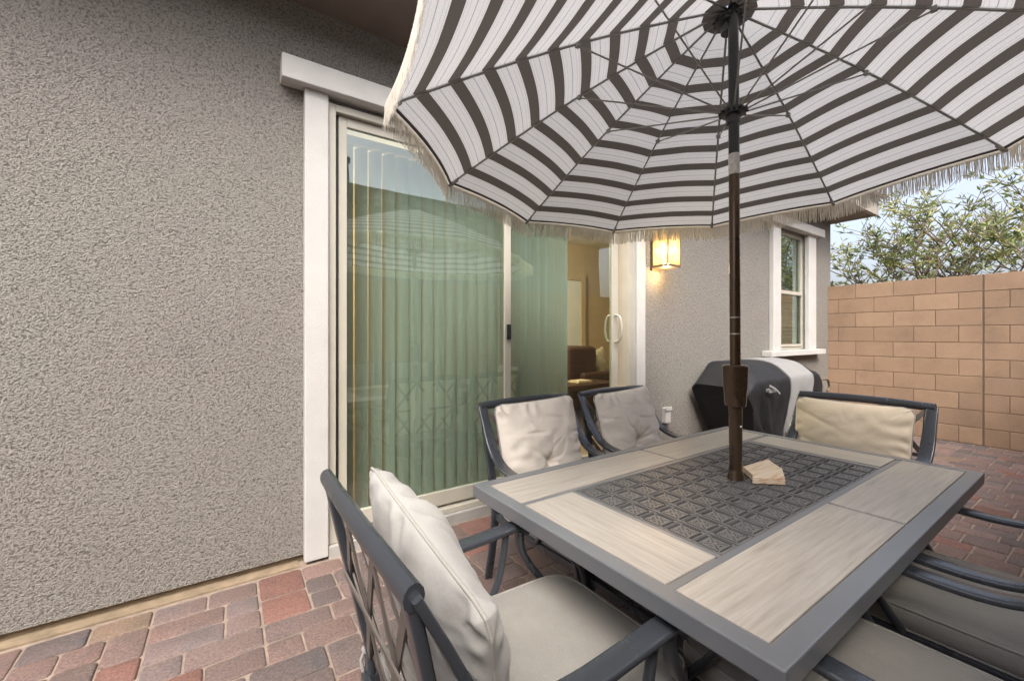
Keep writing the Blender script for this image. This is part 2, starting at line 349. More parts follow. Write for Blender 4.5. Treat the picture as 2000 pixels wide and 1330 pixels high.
# ------------------------------------------------------------------ setting
def gz(x):                       # the paving falls slightly towards the far wall
    t = min(1, max(0, (x-3.2)/5.0)); return -.11*t
g = MB()
for (x0, x1) in ((-60,-8),(-8,3.2),(3.2,8.3),(8.3,80)):
    za, zb = gz(x0)-.05, gz(x1)-.05
    g.add([(x0,-60,za),(x1,-60,zb),(x1,70,zb),(x0,70,za)], [(0,1,2,3)])
tag(g.build('ground', M['ground']), kind='structure')
s = MB()
NX = 60
for i in range(NX):
    x0 = -3 + 11.25*i/NX; x1 = -3 + 11.25*(i+1)/NX
    s.add([(x0,-3.2,gz(x0)-.008),(x1,-3.2,gz(x1)-.008),(x1,.15,gz(x1)-.008),(x0,.15,gz(x0)-.008)], [(0,1,2,3)])
tag(s.build('joint_sand', M['sand']), kind='structure')

def pavers():
    U = .0715; rnd = random.Random(11)
    x0, y1 = -3.0, -.075
    nx = int(11.25/U); ny = int(3.13/U)
    occ = [[0]*ny for _ in range(nx)]
    mb = MB(); mb.col = []
    pal = [(.155,.106,.094)]*8 + [(.17,.120,.106)]*5 + [(.14,.105,.098)]*6 + [(.085,.077,.078)]*3 + [(.17,.082,.065)]*1 + [(.18,.13,.09)]*1 + [(.12,.095,.090)]*5 + [(.14,.115,.112)]*2
    sizes = [(3,2),(2,3),(2,2),(3,3),(3,2),(2,3),(2,2),(4,2),(2,2),(4,3)]
    for j in range(ny):
        for i in range(nx):
            if occ[i][j]: continue
            rnd.shuffle(sizes); done = False
            for (a, b) in sizes + [(2,1),(1,2),(1,1)]:
                if i+a > nx or j+b > ny: continue
                if any(occ[i+p][j+q] for p in range(a) for q in range(b)): continue
                # avoid leaving one-unit slivers
                if a*b > 2:
                    k = i+a; free = 0
                    while k < nx and not occ[k][j] and free < 2: free += 1; k += 1
                    if free == 1: continue
                for p in range(a):
                    for q in range(b): occ[i+p][j+q] = 1
                done = True; break
            if not done: continue
            X0 = x0+i*U; X1 = X0+a*U; Y1 = y1-j*U; Y0 = Y1-b*U
            gap = .0034 + rnd.random()*.0025; r = .015
            c = rnd.choice(pal); k = .85+rnd.random()*.3; c = (c[0]*k, c[1]*k, c[2]*k)
            cx, cy = (X0+X1)/2, (Y0+Y1)/2; rot = rnd.uniform(-.012,.012); dz = rnd.uniform(-.002,.003)
            out = []
            w, h = X1-X0-2*gap, Y1-Y0-2*gap
            for (px, py) in rrect(w, h, r, 3):
                px += rnd.uniform(-.002,.002); py += rnd.uniform(-.002,.002)
                out.append((px*math.cos(rot)-py*math.sin(rot), px*math.sin(rot)+py*math.cos(rot)))
            m = len(out); vs = []
            tx, ty = rnd.uniform(-.01,.01), rnd.uniform(-.01,.01)
            for lev, (ins, z) in enumerate(((0,-.04),(0,-.007),(.003,-.0025),(.008,0))):
                for (px, py) in out:
                    sx = 1-2*ins/w; sy = 1-2*ins/h
                    qx, qy = cx+px*sx, cy+py*sy
                    vs.append((qx, qy, gz(qx)+dz+z+(px*tx+py*ty)*(lev > 0)))
            fs = [(l*m+q, l*m+(q+1) % m, (l+1)*m+(q+1) % m, (l+1)*m+q) for l in range(3) for q in range(m)]
            fs.append(tuple(3*m+q for q in range(m)))
            mb.add(vs, fs); mb.col += [c]*len(vs)
    o = mb.build('paver_patio', M['paver'], smooth='auto', angle=50); tag(o, kind='structure')
pavers()

# --- block walls
def block_wall(name, p0, p1, top, courses, ch, bl, th, label, joint_at=None, thick_dir=1):
    """running bond; p0->p1 in plan, thickness to thick_dir side; visible face is the line"""
    rnd = random.Random(5)
    p0, p1 = Vector(p0), Vector(p1); L = (p1-p0).length; d = (p1-p0).normalized(); nrm = Vector((-d.y, d.x))*thick_dir
    root = empty(name, (p0.x, p0.y, top-courses*ch)); tag(root, label, 'wall')
    mb = MB(); mb.col = []
    mort = MB()
    def P(s, t, z): q = d*s + nrm*t; return (q.x, q.y, z)
    H = courses*ch
    mort.add([P(0,.006,-.3),P(L,.006,-.3),P(L,th-.006,-.3),P(0,th-.006,-.3),P(0,.006,H-.004),P(L,.006,H-.004),P(L,th-.006,H-.004),P(0,th-.006,H-.004)],
             [(0,3,2,1),(4,5,6,7),(0,1,5,4),(1,2,6,5),(2,3,7,6),(3,0,4,7)])
    js = (joint_at or [])
    for c in range(-1, courses):
        z0, z1 = c*ch+.0035, (c+1)*ch-.0035
        s = -(.5*bl if c % 2 == 0 else 0) - .133; cuts = []
        while s < L:
            cuts.append(s); s += bl
        cuts = sorted([x for x in cuts if 0 < x < L] + [0, L] + js)
        cc = [cuts[0]]
        for x in cuts[1:]:
            if x-cc[-1] > .05 or x in js or x == L:
                if x-cc[-1] <= .05 and cc[-1] not in js and len(cc) > 1: cc.pop()
                cc.append(x)
        for a, b in zip(cc, cc[1:]):
            ga = .009 if a in js else .003; gb = .009 if b in js else .003
            a2, b2 = a+ga, b-gb
            if b2-a2 < .02: continue
            k = rnd.uniform(.90,1.07); w = rnd.uniform(-.012,.014)
            colr = ((.305+w)*k, (.213+w*.7)*k, (.147+w*.3)*k)
            vs = []
            f = .004; o = rnd.uniform(-.001,.001)
            for t, ins in ((0+o, f), (f+o, 0), (th-f, 0), (th, f)):
                for (ss, zz) in ((a2+ins, z0+ins), (b2-ins, z0+ins), (b2-ins, z1-ins), (a2+ins, z1-ins)): vs.append(P(ss, t, zz))
            fs = [(0,1,2,3), (12,15,14,13)] + [(l*4+q, (l+1)*4+q, (l+1)*4+(q+1) % 4, l*4+(q+1) % 4) for l in range(3) for q in range(4)]
            mb.add(vs, fs); mb.col += [colr]*16
    mort.build('mortar_core', M['mortar'], root)
    mb.build('block_courses', M['block'], root)
    return root
block_wall('block_wall', (8.25, -3.4), (8.25, .02), 2.153, 10, .2264, .452, .2,
           'tan concrete block wall closing the far end of the patio, below the leafy tree', [1.676], thick_dir=-1)
block_wall('block_wall', (-6.0, -3.22), (8.24, -3.22), 2.153, 10, .2264, .452, .2,
           'long tan block wall running parallel to the house opposite the sliding door, seen only mirrored in its glass', [], thick_dir=-1)

# --- house
house = empty('house', (0,0,0)); tag(house, 'grey-brown stucco house with white trimmed sliding door and narrow window beside the patio', 'house')
HX0, HX1, HT = -6.0, 8.36, 3.30
w = MB()
D0, D1, DZ = .53, 3.34, 2.76      # door opening
W0, W1, WZ0, WZ1 = 6.42, 7.36, 1.13, 2.86
w.box(HX0, D0, 0, .2, .04, HT); w.box(D0, D1, 0, .2, DZ, HT); w.box(D1, W0, 0, .2, .03, HT)
w.box(W0, W1, 0, .2, .03, WZ0); w.box(W0, W1, 0, .2, WZ1, HT); w.box(W1, HX1, 0, .2, .03, HT)
w.box(HX1-.2, HX1, .2, 6.0, -.1, HT)
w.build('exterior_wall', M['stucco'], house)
f = MB(); f.box(HX0, HX1-.01, .03, .19, -.4, .036); f.box(HX0, .36, -.05, .029, -.4, .002)
f.build('foundation', M['concrete'], house)
sf = MB(); sf.box(HX0, 8.72, -.46, 6.2, HT+.001, HT+.06)
so = sf.build('roof', M['soffit'], house)
fa = MB(); fa.box(HX0, 8.78, -.52, -.461, HT-.01, HT+.25); fa.box(8.722, 8.78, -.46, 6.2, HT-.01, HT+.25)
fa.build('fascia', M['fascia'], so)
rt = MB(); rt.add([(HX0,-.6,HT+.251),(8.86,-.6,HT+.251),(8.86,3.2,HT+1.75),(HX0,3.2,HT+1.75),(HX0,-.6,HT+.30),(8.86,-.6,HT+.30),(8.86,3.2,HT+1.80),(HX0,3.2,HT+1.80)],
       [(0,3,2,1),(4,5,6,7),(0,1,5,4),(1,2,6,5),(2,3,7,6),(3,0,4,7)])
rt.build('roof_tiles', M['roof'], so)
# door trim
t = MB(); t.box(.385, .515, -.06, -.001, .012, 2.789); t.box(3.345, 3.475, -.06, -.001, .012, 2.789)
t.box(.262, 3.60, -.108, -.001, 2.79, 2.925)
t.build('door_trim', M['trim'], house, bevel=.006)
# sliding door
sd = MB()
sd.box(.517, .562, -.03, .14, .068, DZ-.001); sd.box(3.245, 3.344, -.03, .14, .068, DZ-.001)
sd.box(.562, 3.245, -.03, .14, 2.715, DZ-.001); sd.box(.562, 3.245, -.03, .14, .068, .105)
for gy in (.03, .075): sd.box(.575, 3.24, gy, gy+.008, .105, .122)
for gx in (3.262, 3.286, 3.312): sd.box(gx, gx+.008, -.036, -.0301, .11, 2.71)
door = sd.build('sliding_door', M['vinyl'], house, bevel=.003)
sh = MB(); sh.box(.5665, .583, .012, .05, .106, 2.714); sh.build('weather_gap', M['vinyl_dark'], door)  # near-black strip stands in for the shade in the frame groove
def sash(x0, x1, y0, y1, z0, z1, wl, wr, wt, wb):
    m = MB(); m.box(x0, x0+wl, y0, y1, z0, z1); m.box(x1-wr, x1, y0, y1, z0, z1)
    m.box(x0+wl, x1-wr, y0, y1, z1-wt, z1); m.box(x0+wl, x1-wr, y0, y1, z0, z0+wb); return m
sash(.585, 1.885, .004, .04, .125, 2.712, .05, .06, .06, .10).build('fixed_sash', M['vinyl'], door, bevel=.004)
sash(1.835, 3.20, .052, .092, .125, 2.712, .06, .085, .06, .10).build('sliding_sash', M['vinyl'], door, bevel=.004)
gl = MB(); gl.box(.635, 1.825, .018, .024, .225, 2.652); gl.build('glass_pane', M['glass'], door)
gl = MB(); gl.box(1.895, 3.115, .068, .074, .225, 2.652); gl.build('glass_pane', M['glass'], door)
lt = MB(); lt.box(1.84, 1.872, -.022, .0035, 1.31, 1.43); lt.box(1.848, 1.864, -.034, -.022, 1.33, 1.41)
lt.build('latch', M['latch'], door, bevel=.005)
hd = MB()
hd.tube(smoothpath([(3.15,.05,1.28),(3.15,.0,1.29),(3.15,-.03,1.35),(3.15,-.03,1.47),(3.15,.0,1.53),(3.15,.05,1.54)],5), .011, 8, up=(1,0,0))
hd.tube(smoothpath([(3.15,.09,1.28),(3.15,.14,1.29),(3.15,.17,1.35),(3.15,.17,1.47),(3.15,.14,1.53),(3.15,.09,1.54)],5), .011, 8, up=(1,0,0))
hd.build('handle', M['vinyl'], door, smooth=True)
th = MB(); th.box(.517, 3.344, -.055, .14, -.02, .066); th.build('threshold', M['sill_con'], house, bevel=.006)
# window
wn = MB()
y0, y1 = .03, .09
wn.box(W0+.001, W0+.045, y0, y1, WZ0+.001, WZ1-.001); wn.box(W1-.045, W1-.001, y0, y1, WZ0+.001, WZ1-.001)
wn.box(W0+.045, W1-.045, y0, y1, WZ1-.05, WZ1-.001); wn.box(W0+.045, W1-.045, y0, y1, WZ0+.001, WZ0+.05)
wn.box(W0+.045, W1-.045, y0-.01, y1, 1.95, 2.0)
win = wn.build('window', M['vinyl'], house, bevel=.003)
ls = MB(); ls.box(W0+.047, W0+.08, .015, .029, WZ0+.052, 1.94); ls.box(W1-.08, W1-.047, .015, .029, WZ0+.052, 1.94); ls.box(W0+.08, W1-.08, .015, .029, WZ0+.052, WZ0+.085)
ls.build('lower_sash', M['vinyl'], win)
p = MB(); p.box(W0+.045, W1-.045, .055, .061, 2.0, WZ1-.05); p.build('upper_pane', M['win_glass'], win)
p = MB(); p.box(W0+.045, W1-.045, .055, .061, WZ0+.05, 1.95); p.build('lower_pane', M['win_glass'], win)
bl = MB()
for k in range(30):
    z = WZ0+.06+k*.057; bl.add([(W0+.05,.11,z),(W1-.05,.11,z),(W1-.05,.135,z+.048),(W0+.05,.135,z+.048)], [(0,1,2,3)])
bl.build('window_blind', M['blind'], win)
wt = MB(); wt.box(6.20, W0+.01, -.06, -.001, 1.131, 2.879); wt.box(W1-.01, 7.62, -.06, -.001, 1.131, 2.879)
wt.box(6.00, 7.80, -.115, -.001, 2.88, 3.0); wt.box(6.00, 7.80, -.125, -.001, 1.055, 1.13)
wt.build('window_trim', M['trim'], house, bevel=.006)
# room behind the door
rm = MB(); rm.box(-1.2, 8.05, 3.6, 3.7, .03, 3.22); rm.box(-1.3, -1.2, .21, 3.7, .03, 3.22); rm.box(8.05, 8.15, .21, 3.6, .03, 3.22)

rm.build('interior_wall', M['room_wall'], house)
fl = MB(); fl.box(-1.3, 8.15, .2, 3.7, -.02, .029); fl.build('interior_floor', M['room_floor'], house)
ce = MB(); ce.box(-1.3, 8.15, .2, 3.7, 3.221, 3.28); ce.build('interior_ceiling', M['room_white'], house)
dr = MB(); dr.box(5.13, 6.05, 3.55, 3.59, .03, 2.46); idoor = dr.build('interior_door', M['room_white'], house, bevel=.004)
dt = MB(); dt.box(5.02, 5.128, 3.53, 3.598, .03, 2.60); dt.box(6.052, 6.17, 3.53, 3.598, .03, 2.60); dt.box(5.128, 6.052, 3.53, 3.598, 2.462, 2.60)
dt.build('door_casing', M['room_wall'], idoor, bevel=.004)

# vertical blinds
vb = empty('vertical_blinds', (.6,.3,.11)); tag(vb, 'pale green vertical blinds hanging behind the sliding glass door', 'blinds')
def vane_mesh(wd=.106, h=2.56):
    m = MB(); n = 8; vs = []
    for k in range(n+1):
        u = k/n-.5; vs += [(u*wd, -.013*(1-4*u*u), 0), (u*wd, -.013*(1-4*u*u), h)]
    for k in range(n+1):
        u = k/n-.5; vs += [(u*wd, -.013*(1-4*u*u)+.0008, 0), (u*wd, -.013*(1-4*u*u)+.0008, h)]
    q = 2*(n+1)
    fs = [(2*k, 2*k+2, 2*k+3, 2*k+1) for k in range(n)] + [(q+2*k, q+2*k+1, q+2*k+3, q+2*k+2) for k in range(n)]
    m.add(vs, fs); return m
v0 = vane_mesh().build('vane', M['blind'], vb, smooth=True)
xs = [.70 + .098*i for i in range(14)] + [2.06+.040*i for i in range(9)]
xs = [x for x in xs if x < 2.02] + [2.06+.048*i for i in range(14)]
for i, x in enumerate(xs):
    o = v0 if i == 0 else v0.copy()
    if i: col.objects.link(o)
    o.parent = vb
    o.location = (x-.6, 0, 0)
    a = 50 if i < 1 else (47 if i < 4 else 24) if x < 2.04 else 66
    o.rotation_euler = (0, 0, R(-a + random.uniform(-3,3)*(1 if x < 2.04 else 4)))
hr = MB(); hr.box(-.02, 2.68, -.03, .03, 2.57, 2.62); hr.build('headrail', M['vinyl'], vb)

# furniture inside
ac = empty('armchair', (5.27, 2.65, .03)); tag(ac, 'dark brown leather armchair inside the room, seen through the door glass', 'armchair')
m = MB(); m.box(-.75,.75,-.5,.5,.1,.62); m.build('seat', M['leather'], ac, bevel=.06, bseg=3)
m = MB(); m.box(-.85,-.18,-.52,.5,.4,1.14); m.build('backrest', M['leather'], ac, bevel=.09, bseg=3)
for y in (-.56,.5):
    m = MB(); m.box(-.6,.8,y-.06,y+.08,.1,.72); m.build('armrest', M['leather'], ac, bevel=.05, bseg=3)
for (x, y) in ((-.7,-.5),(-.7,.5),(.7,-.5),(.7,.5)):
    m = MB(); m.box(x-.03,x+.03,y-.03,y+.03,0,.1); m.build('leg', M['table_dark'], ac)
ct = empty('coffee_table', (4.35, 1.85, .03)); tag(ct, 'low dark wood coffee table in front of the leather armchair indoors', 'table')
m = MB(); m.box(-.5,.5,-.35,.35,.55,.62); m.build('tabletop', M['table_dark'], ct, bevel=.01)
for (x, y) in ((-.44,-.3),(-.44,.3),(.44,-.3),(.44,.3)):
    m = MB(); m.box(x-.035,x+.035,y-.035,y+.035,0,.549); m.build('leg', M['table_dark'], ct)
m = MB(); m.box(4.22,4.52,1.7,1.92,.651,.665); m.box(4.25,4.50,1.72,1.90,.666,.678)
tag(m.build('magazine', simple('paper_cream', (.6,.5,.35), .6, vary=.3, vscale=20)), 'small pile of magazines lying on the dark coffee table indoors', 'magazines')

# ceiling lamp inside (lit room)
cl = empty('ceiling_lamp', (3.0,2.2,3.11)); tag(cl, 'round lit ceiling lamp inside the room behind the blinds', 'lamp')
m = MB(); m.lathe([(.20,.0),(.22,.04),(.22,.10)], seg=28); m.build('lamp_base', M['brass'], cl, smooth='auto')
m = MB(); m.lathe([(.05,-.09),(.14,-.06),(.19,-.001)], seg=28); m.build('lamp_shade', mk_emit('lamp_glow', (1,.72,.42), 9), cl, smooth=True)
ld = bpy.data.lights.new('room_light', 'POINT'); ld.energy = 170; ld.color = (1,.78,.54); ld.shadow_soft_size = .2
lo = bpy.data.objects.new('room_light', ld); lo.parent = cl; lo.location = (0,0,-.24); col.objects.link(lo)

# wall lantern
la = empty('wall_lantern', (3.705, 0, 2.03)); tag(la, 'lit bronze box lantern with amber glass on the stucco wall right of the door', 'lantern')
m = MB(); m.box(-.075,.075,-.022,-.001,-.02,.32); m.build('back_plate', M['brass'], la, bevel=.004)
m = MB()
for x in (-.1,.1):
    for y in (-.045,-.225): m.box(x-.006,x+.006,y-.006,y+.006,.022,.40)
m.box(-.106,.106,-.231,-.023,.0,.020); m.box(-.106,.106,-.231,-.039,.401,.415); m.box(-.118,.118,-.243,-.023,.416,.432)
m.build('cage', M['brass'], la, bevel=.002)
m = MB(); m.box(-.094,.094,-.227,-.223,.024,.398); m.box(-.102,-.098,-.219,-.051,.024,.398); m.box(.098,.102,-.219,-.051,.024,.398)
m.build('glass', M['amber'], la)
for dx in (-.035,.035):
    m = MB(); m.lathe([(.012,.03),(.013,.12),(.02,.14),(.026,.18),(.02,.22),(.005,.245)], dx, -.135, 16); m.build('bulb', M['bulb'], la, smooth=True)
ld = bpy.data.lights.new('lantern_light', 'POINT'); ld.energy = 3.5; ld.color = (1,.68,.36); ld.shadow_soft_size = .04
lo = bpy.data.objects.new('lantern_light', ld); lo.parent = la; lo.location = (0,-.135,-.06); col.objects.link(lo)

# outlet
m = MB(); m.box(-.045,.045,-.05,-.001,-.08,.08); m.box(-.052,.052,-.062,-.0501,.05,.09)
oo = m.build('outlet_box', M['outlet'], bevel=.004); oo.location = (3.86,0,.50)
tag(oo, 'small pale weatherproof outlet box low on the stucco wall below the lantern', 'outlet')

# ------------------------------------------------------------------ neighbour house (mirrored in the glass)
nb = empty('house', (0,-6.4,0)); tag(nb, 'grey neighbouring house behind the long block wall, seen mirrored in the door glass', 'house')
m = MB(); m.box(-5, 9.75, -6, 0, -.2, 4.15); m.build('wall', M['stucco_far'], nb)
m = MB(); m.box(-5.4, 10.15, -6.3, .4, 4.151, 4.42); m.build('fascia', M['soffit'], nb)
m = MB(); m.add([(-5.4,.4,4.421),(10.15,.4,4.421),(10.15,-2.8,5.2),(-5.4,-2.8,5.2),(10.15,-6.3,4.421),(-5.4,-6.3,4.421)], [(0,1,2,3),(3,2,4,5),(0,3,5),(1,4,2)]); rf = m.build('roof', M['roof'], nb)
m = MB(); m.lathe([(.06,4.3),(.06,5.0),(.10,5.01),(.10,5.12)], 2.1, -.1, 12); m.build('vent_pipe', M['wire'], rf, smooth='auto')

# ------------------------------------------------------------------ table
tb = empty('dining_table', (1.817,-1.829,0)); tag(tb, 'rectangular patio dining table with stone-look tile panels and pierced metal centre', 'table')
TX0, TX1, TY0, TY1 = -.977, .977, -.583, .583
zt = .73
m = MB()
ix0, ix1, iy0, iy1 = -.925, .925, -.533, .537
def boxl(mb, x0, x1, y0, y1, z0, z1): mb.box(x0, x1, y0, y1, z0, z1)
ring = [(TX0,TY0),(TX1,TY0),(TX1,TY1),(TX0,TY1),(ix0,iy0),(ix1,iy0),(ix1,iy1),(ix0,iy1)]
m.add([(x,y,zt) for x,y in ring]+[(x,y,zt-.05) for x,y in ring],
      [(k,(k+1)%4,4+(k+1)%4,4+k) for k in range(4)]+[(8+k,12+k,12+(k+1)%4,8+(k+1)%4) for k in range(4)]
      +[(k,8+k,8+(k+1)%4,(k+1)%4) for k in range(4)]+[(4+k,4+(k+1)%4,12+(k+1)%4,12+k) for k in range(4)])
m.build('frame', M['rail_metal'], tb, bevel=.004)
gx0, gx1, gy0, gy1 = -.665, .665, -.290, .290
m = MB()
rz = zt-.004
m.box(ix0, ix1, gy1+.004, gy1+.026, zt-.03, rz); m.box(ix0, ix1, gy0-.026, gy0-.004, zt-.03, rz)
m.box(gx0-.026, gx0-.004, gy0-.004, gy1+.004, zt-.03, rz); m.box(gx1+.004, gx1+.040, gy0-.004, gy1+.004, zt-.03, rz)
m.box(.02,.032, gy1+.026, iy1, zt-.03, rz); m.box(.0,.012, iy0, gy0-.026, zt-.03, rz)
m.build('divider', M['rail_metal'], tb, bevel=.002)
def tile(x0, x1, y0, y1, ax):
    e = .003; mm = MB(); mm.box(x0+e-(x0+x1)/2, x1-e-(x0+x1)/2, y0+e-(y0+y1)/2, y1-e-(y0+y1)/2, -.022, -.001)
    o = mm.build('tile_panel', M['tile_'+ax], tb, bevel=.002); o.location = ((x0+x1)/2, (y0+y1)/2, zt); return o
tile(ix0, .02, gy1+.026, iy1, 'x'); tile(.032, ix1, gy1+.026, iy1, 'x')
tile(ix0, .0, iy0, gy0-.026, 'x'); tile(.012, ix1, iy0, gy0-.026, 'x')
tile(ix0, gx0-.026, gy0-.004, gy1+.004, 'y'); tile(gx1+.040, ix1, gy0-.004, gy1+.004, 'y')
# pierced plate
def plate():
    nxc, nyc, q = 14, 6, 18
    W_, H_ = (gx1-gx0+.008), (gy1-gy0+.008); px = W_/(nxc*q); py = H_/(nyc*q)
    def hole(i, j):
        a = ((i % q)+.5)/q; b = ((j % q)+.5)/q
        if i < 2 or j < 2 or i >= nxc*q-2 or j >= nyc*q-2: return False
        X = (i+.5)*px-W_/2; Y = (j+.5)*py-H_/2
        if math.hypot(X+.0, Y-.012) < .036: return False
        da, db = min(a, 1-a), min(b, 1-b)
        if da < .075 or db < .075: return False
        if da < .165 and .17 < b < .83: return True
        if db < .165 and .17 < a < .83: return True
        if da < .2 or db < .2: return False
        u, v = a-.5, b-.5
        if abs(u-v) < .05 and .06 < abs(u) < .28: return True
        if abs(u+v) < .05 and .06 < abs(u) < .28: return True
        for (cx, cy) in ((0,.20),(.20,0),(0,-.20),(-.20,0)):
            if math.hypot(u-cx, v-cy) < .052: return True
        return False
    nx, ny = nxc*q, nyc*q
    Hm = [[hole(i, j) for j in range(ny)] for i in range(nx)]
    mb = MB(); z1, z0 = zt-.006, zt-.046
    idx = {}
    def V(i, j, k):
        key = (i, j, k)
        if key not in idx: idx[key] = len(mb.v); mb.v.append((i*px-W_/2, j*py-H_/2, z1 if k else z0))
        return idx[key]
    for i in range(nx):
        for j in range(ny):
            if Hm[i][j]: continue
            mb.f.append((V(i,j,1), V(i+1,j,1), V(i+1,j+1,1), V(i,j+1,1)))
            mb.f.append((V(i,j,0), V(i,j+1,0), V(i+1,j+1,0), V(i+1,j,0)))
            if i == 0 or Hm[i-1][j]: mb.f.append((V(i,j,0), V(i,j,1), V(i,j+1,1), V(i,j+1,0)))
            if i == nx-1 or Hm[i+1][j]: mb.f.append((V(i+1,j,0), V(i+1,j+1,0), V(i+1,j+1,1), V(i+1,j,1)))
            if j == 0 or Hm[i][j-1]: mb.f.append((V(i,j,0), V(i+1,j,0), V(i+1,j,1), V(i,j,1)))
            if j == ny-1 or Hm[i][j+1]: mb.f.append((V(i,j+1,0), V(i,j+1,1), V(i+1,j+1,1), V(i+1,j+1,0)))
    # raised strap lines of the casting
    for c in range(0, nxc+1):
        x = c*q*px-W_/2; mb.box(x-.0034, x+.0034, -H_/2, H_/2, z1+.0002, z1+.003)
    for c in range(0, nyc+1):
        y = c*q*py-H_/2; mb.box(-W_/2, W_/2, y-.0022, y+.0022, z1+.0002, z1+.0024)
    return mb.build('pierced_plate', M['cast'], tb)
plate()
# apron, legs
m = MB(); m.box(-.80,.80,-.46,-.43,zt-.10,zt-.051); m.box(-.80,.80,.43,.46,zt-.10,zt-.051); m.box(-.80,-.77,-.43,.43,zt-.10,zt-.051); m.box(.77,.80,-.43,.43,zt-.10,zt-.051)
m.build('apron', M['frame_metal'], tb, bevel=.003)
for sx in (-1,1):
    for sy in (-1,1):
        m = MB()
        pth = smoothpath([(sx*.70,sy*.40,zt-.052),(sx*.66,sy*.36,.55),(sx*.60,sy*.30,.36),(sx*.64,sy*.33,.16),(sx*.72,sy*.40,.0)], 6)
        m.sweep(pth, rrect(.065,.035,.01), up=(sx*.0,1,0)); m.build('leg', M['frame_metal'], tb, smooth='auto')
for x in (-.60,.57):
    m = MB(); m.box(x,x+.03,-.30,.30,.33,.36); m.build('stretcher', M['frame_metal'], tb, bevel=.003)

# board stack beside the pole
m = MB()
def poly_prism(mb, pts, z0, z1):
    n = len(pts); mb.add([(x,y,z0) for x,y in pts]+[(x,y,z1) for x,y in pts], [tuple(range(n-1,-1,-1)), tuple(range(n,2*n))] + [(k,(k+1)%n,n+(k+1)%n,n+k) for k in range(n)])
pp = [(1.923,-1.79),(1.845,-1.872),(1.805,-1.89),(1.90,-1.975),(2.04,-1.905),(2.139,-1.80)]
cxp = sum(p[0] for p in pp)/len(pp); cyp = sum(p[1] for p in pp)/len(pp)
for k in range(4):
    sc_ = 1-.012*(k % 2)
    poly_prism(m, [((x-cxp)*sc_, (y-cyp)*sc_) for x, y in pp][::-1], k*.0062, k*.0062+.0052)
bs = m.build('wooden_boards', M['wood_stack'], bevel=.0008); bs.location = (cxp, cyp, .7275)
tag(bs, 'small stack of pale striped wooden boards lying on the table beside the umbrella pole', 'boards')

# ------------------------------------------------------------------ umbrella
UC = Vector((1.802,-1.815,2.224)); UN = Vector((.027,.058,1)).normalized()
um = empty('patio_umbrella', (1.817,-1.82,0)); tag(um, 'brown and cream striped patio umbrella with fringe, standing through the table', 'umbrella')
org = Vector((1.817,-1.82,0))
tips_d = [(153.4,1.442),(123.7,1.400),(91.8,1.440),(62.8,1.416),(33.5,1.409),(4.0,1.404),(-26.5,1.414),(-56.5,1.42),(-86.5,1.42),(-116.5,1.42),(-146.5,1.42),(-176.5,1.425)]
def tip(k):
    a, r = tips_d[k % 12]; x, y = r*math.cos(R(a)), r*math.sin(R(a)); z = -(UN.x*x+UN.y*y)/UN.z
    return UC + Vector((x,y,z))
HUB = UC + UN*.545
def ribpt(k, t):
    p = HUB.lerp(tip(k), t); return p + Vector((0,0,.034*math.sin(math.pi*t)**1.0))
def canpt(k, s, t):
    a, b = ribpt(k, t), ribpt(k+1, t); p = a.lerp(b, s); q = 4*s*(1-s)
    c = HUB.lerp(UC, t)                        # pull towards the axis
    p = p + (c-p)*(.020*q*min(1, t*1.3)); p.z += .006*q*t*(1-.5*t) + .008
    return p
ND, NS = 12, 40
m = MB(); m.uv = []
for k in range(12):
    base = len(m.v)
    for i in range(NS+1):
        t_ = .012+.988*i/NS
        for j in range(ND+1):
            s_ = j/ND; p = canpt(k, s_, t_) - org
            wob = (noise.noise(Vector((p.x*7, p.y*7, k*3.1)))) * .003*math.sin(math.pi*s_)
            m.v.append((p.x, p.y, p.z+wob)); m.uv.append((k+s_, t_))
    for i in range(NS):
        for j in range(ND):
            a = base+i*(ND+1)+j; m.f.append((a, a+ND+1, a+ND+2, a+1))
cano = m.build('canopy', M['canopy'], um, smooth=True)
# edge binding
m = MB()
for k in range(12):
    pth = [canpt(k, j/10, .998)-org+Vector((0,0,-.003)) for j in range(11)]
    m.tube(pth, .0035, 5)
m.build('edge_binding', M['edge'], cano)
# fringe
m = MB(); rnd = random.Random(3)
for k in range(12):
    n = 105
    pts = [canpt(k, j/10, 1.0)-org for j in range(11)]
    hd_ = []
    for j, p in enumerate(pts):
        rad = Vector((p.x, p.y, 0)).normalized(); hd_.append((p+rad*.004, p+rad*.006+Vector((0,0,-.022))))
    n0 = len(m.v)
    for a, b in hd_:
        m.v += [tuple(a+Vector((0,0,.008))), tuple(b), tuple(b*1.002)]
    for j in range(10):
        q = n0+3*j; m.f += [(q, q+3, q+4, q+1), (q, q+2, q+5, q+3)]
    for layer in range(3):
        for i in range(n):
            s_ = (i+rnd.random())/n; p = canpt(k, s_, 1.0)-org; rad = Vector((p.x, p.y, 0)).normalized(); tan = Vector((-rad.y, rad.x, 0))
            l = .092+rnd.uniform(-.016,.010); wd = .0013+rnd.random()*.0009
            st = p + rad*(.004+layer*.003) + Vector((0,0,-.012)); sway = tan*rnd.uniform(-.005,.005) + rad*rnd.uniform(-.003,.010)
            prev = None
            for q in range(4):
                f_ = q/3; c = st + Vector((0,0,-l*f_)) + sway*f_*f_ + tan*math.sin(f_*5+i)*.0012
                ww = wd*(1-.45*f_)
                n1 = len(m.v); m.v += [tuple(c-tan*ww), tuple(c+tan*ww), tuple(c+rad*ww)]
                if prev is not None:
                    for e in range(3): m.f.append((prev+e, prev+(e+1)%3, n1+(e+1)%3, n1+e))
                prev = n1
m.build('fringe', M['fringe'], cano)
RUN = UC + UN*.075
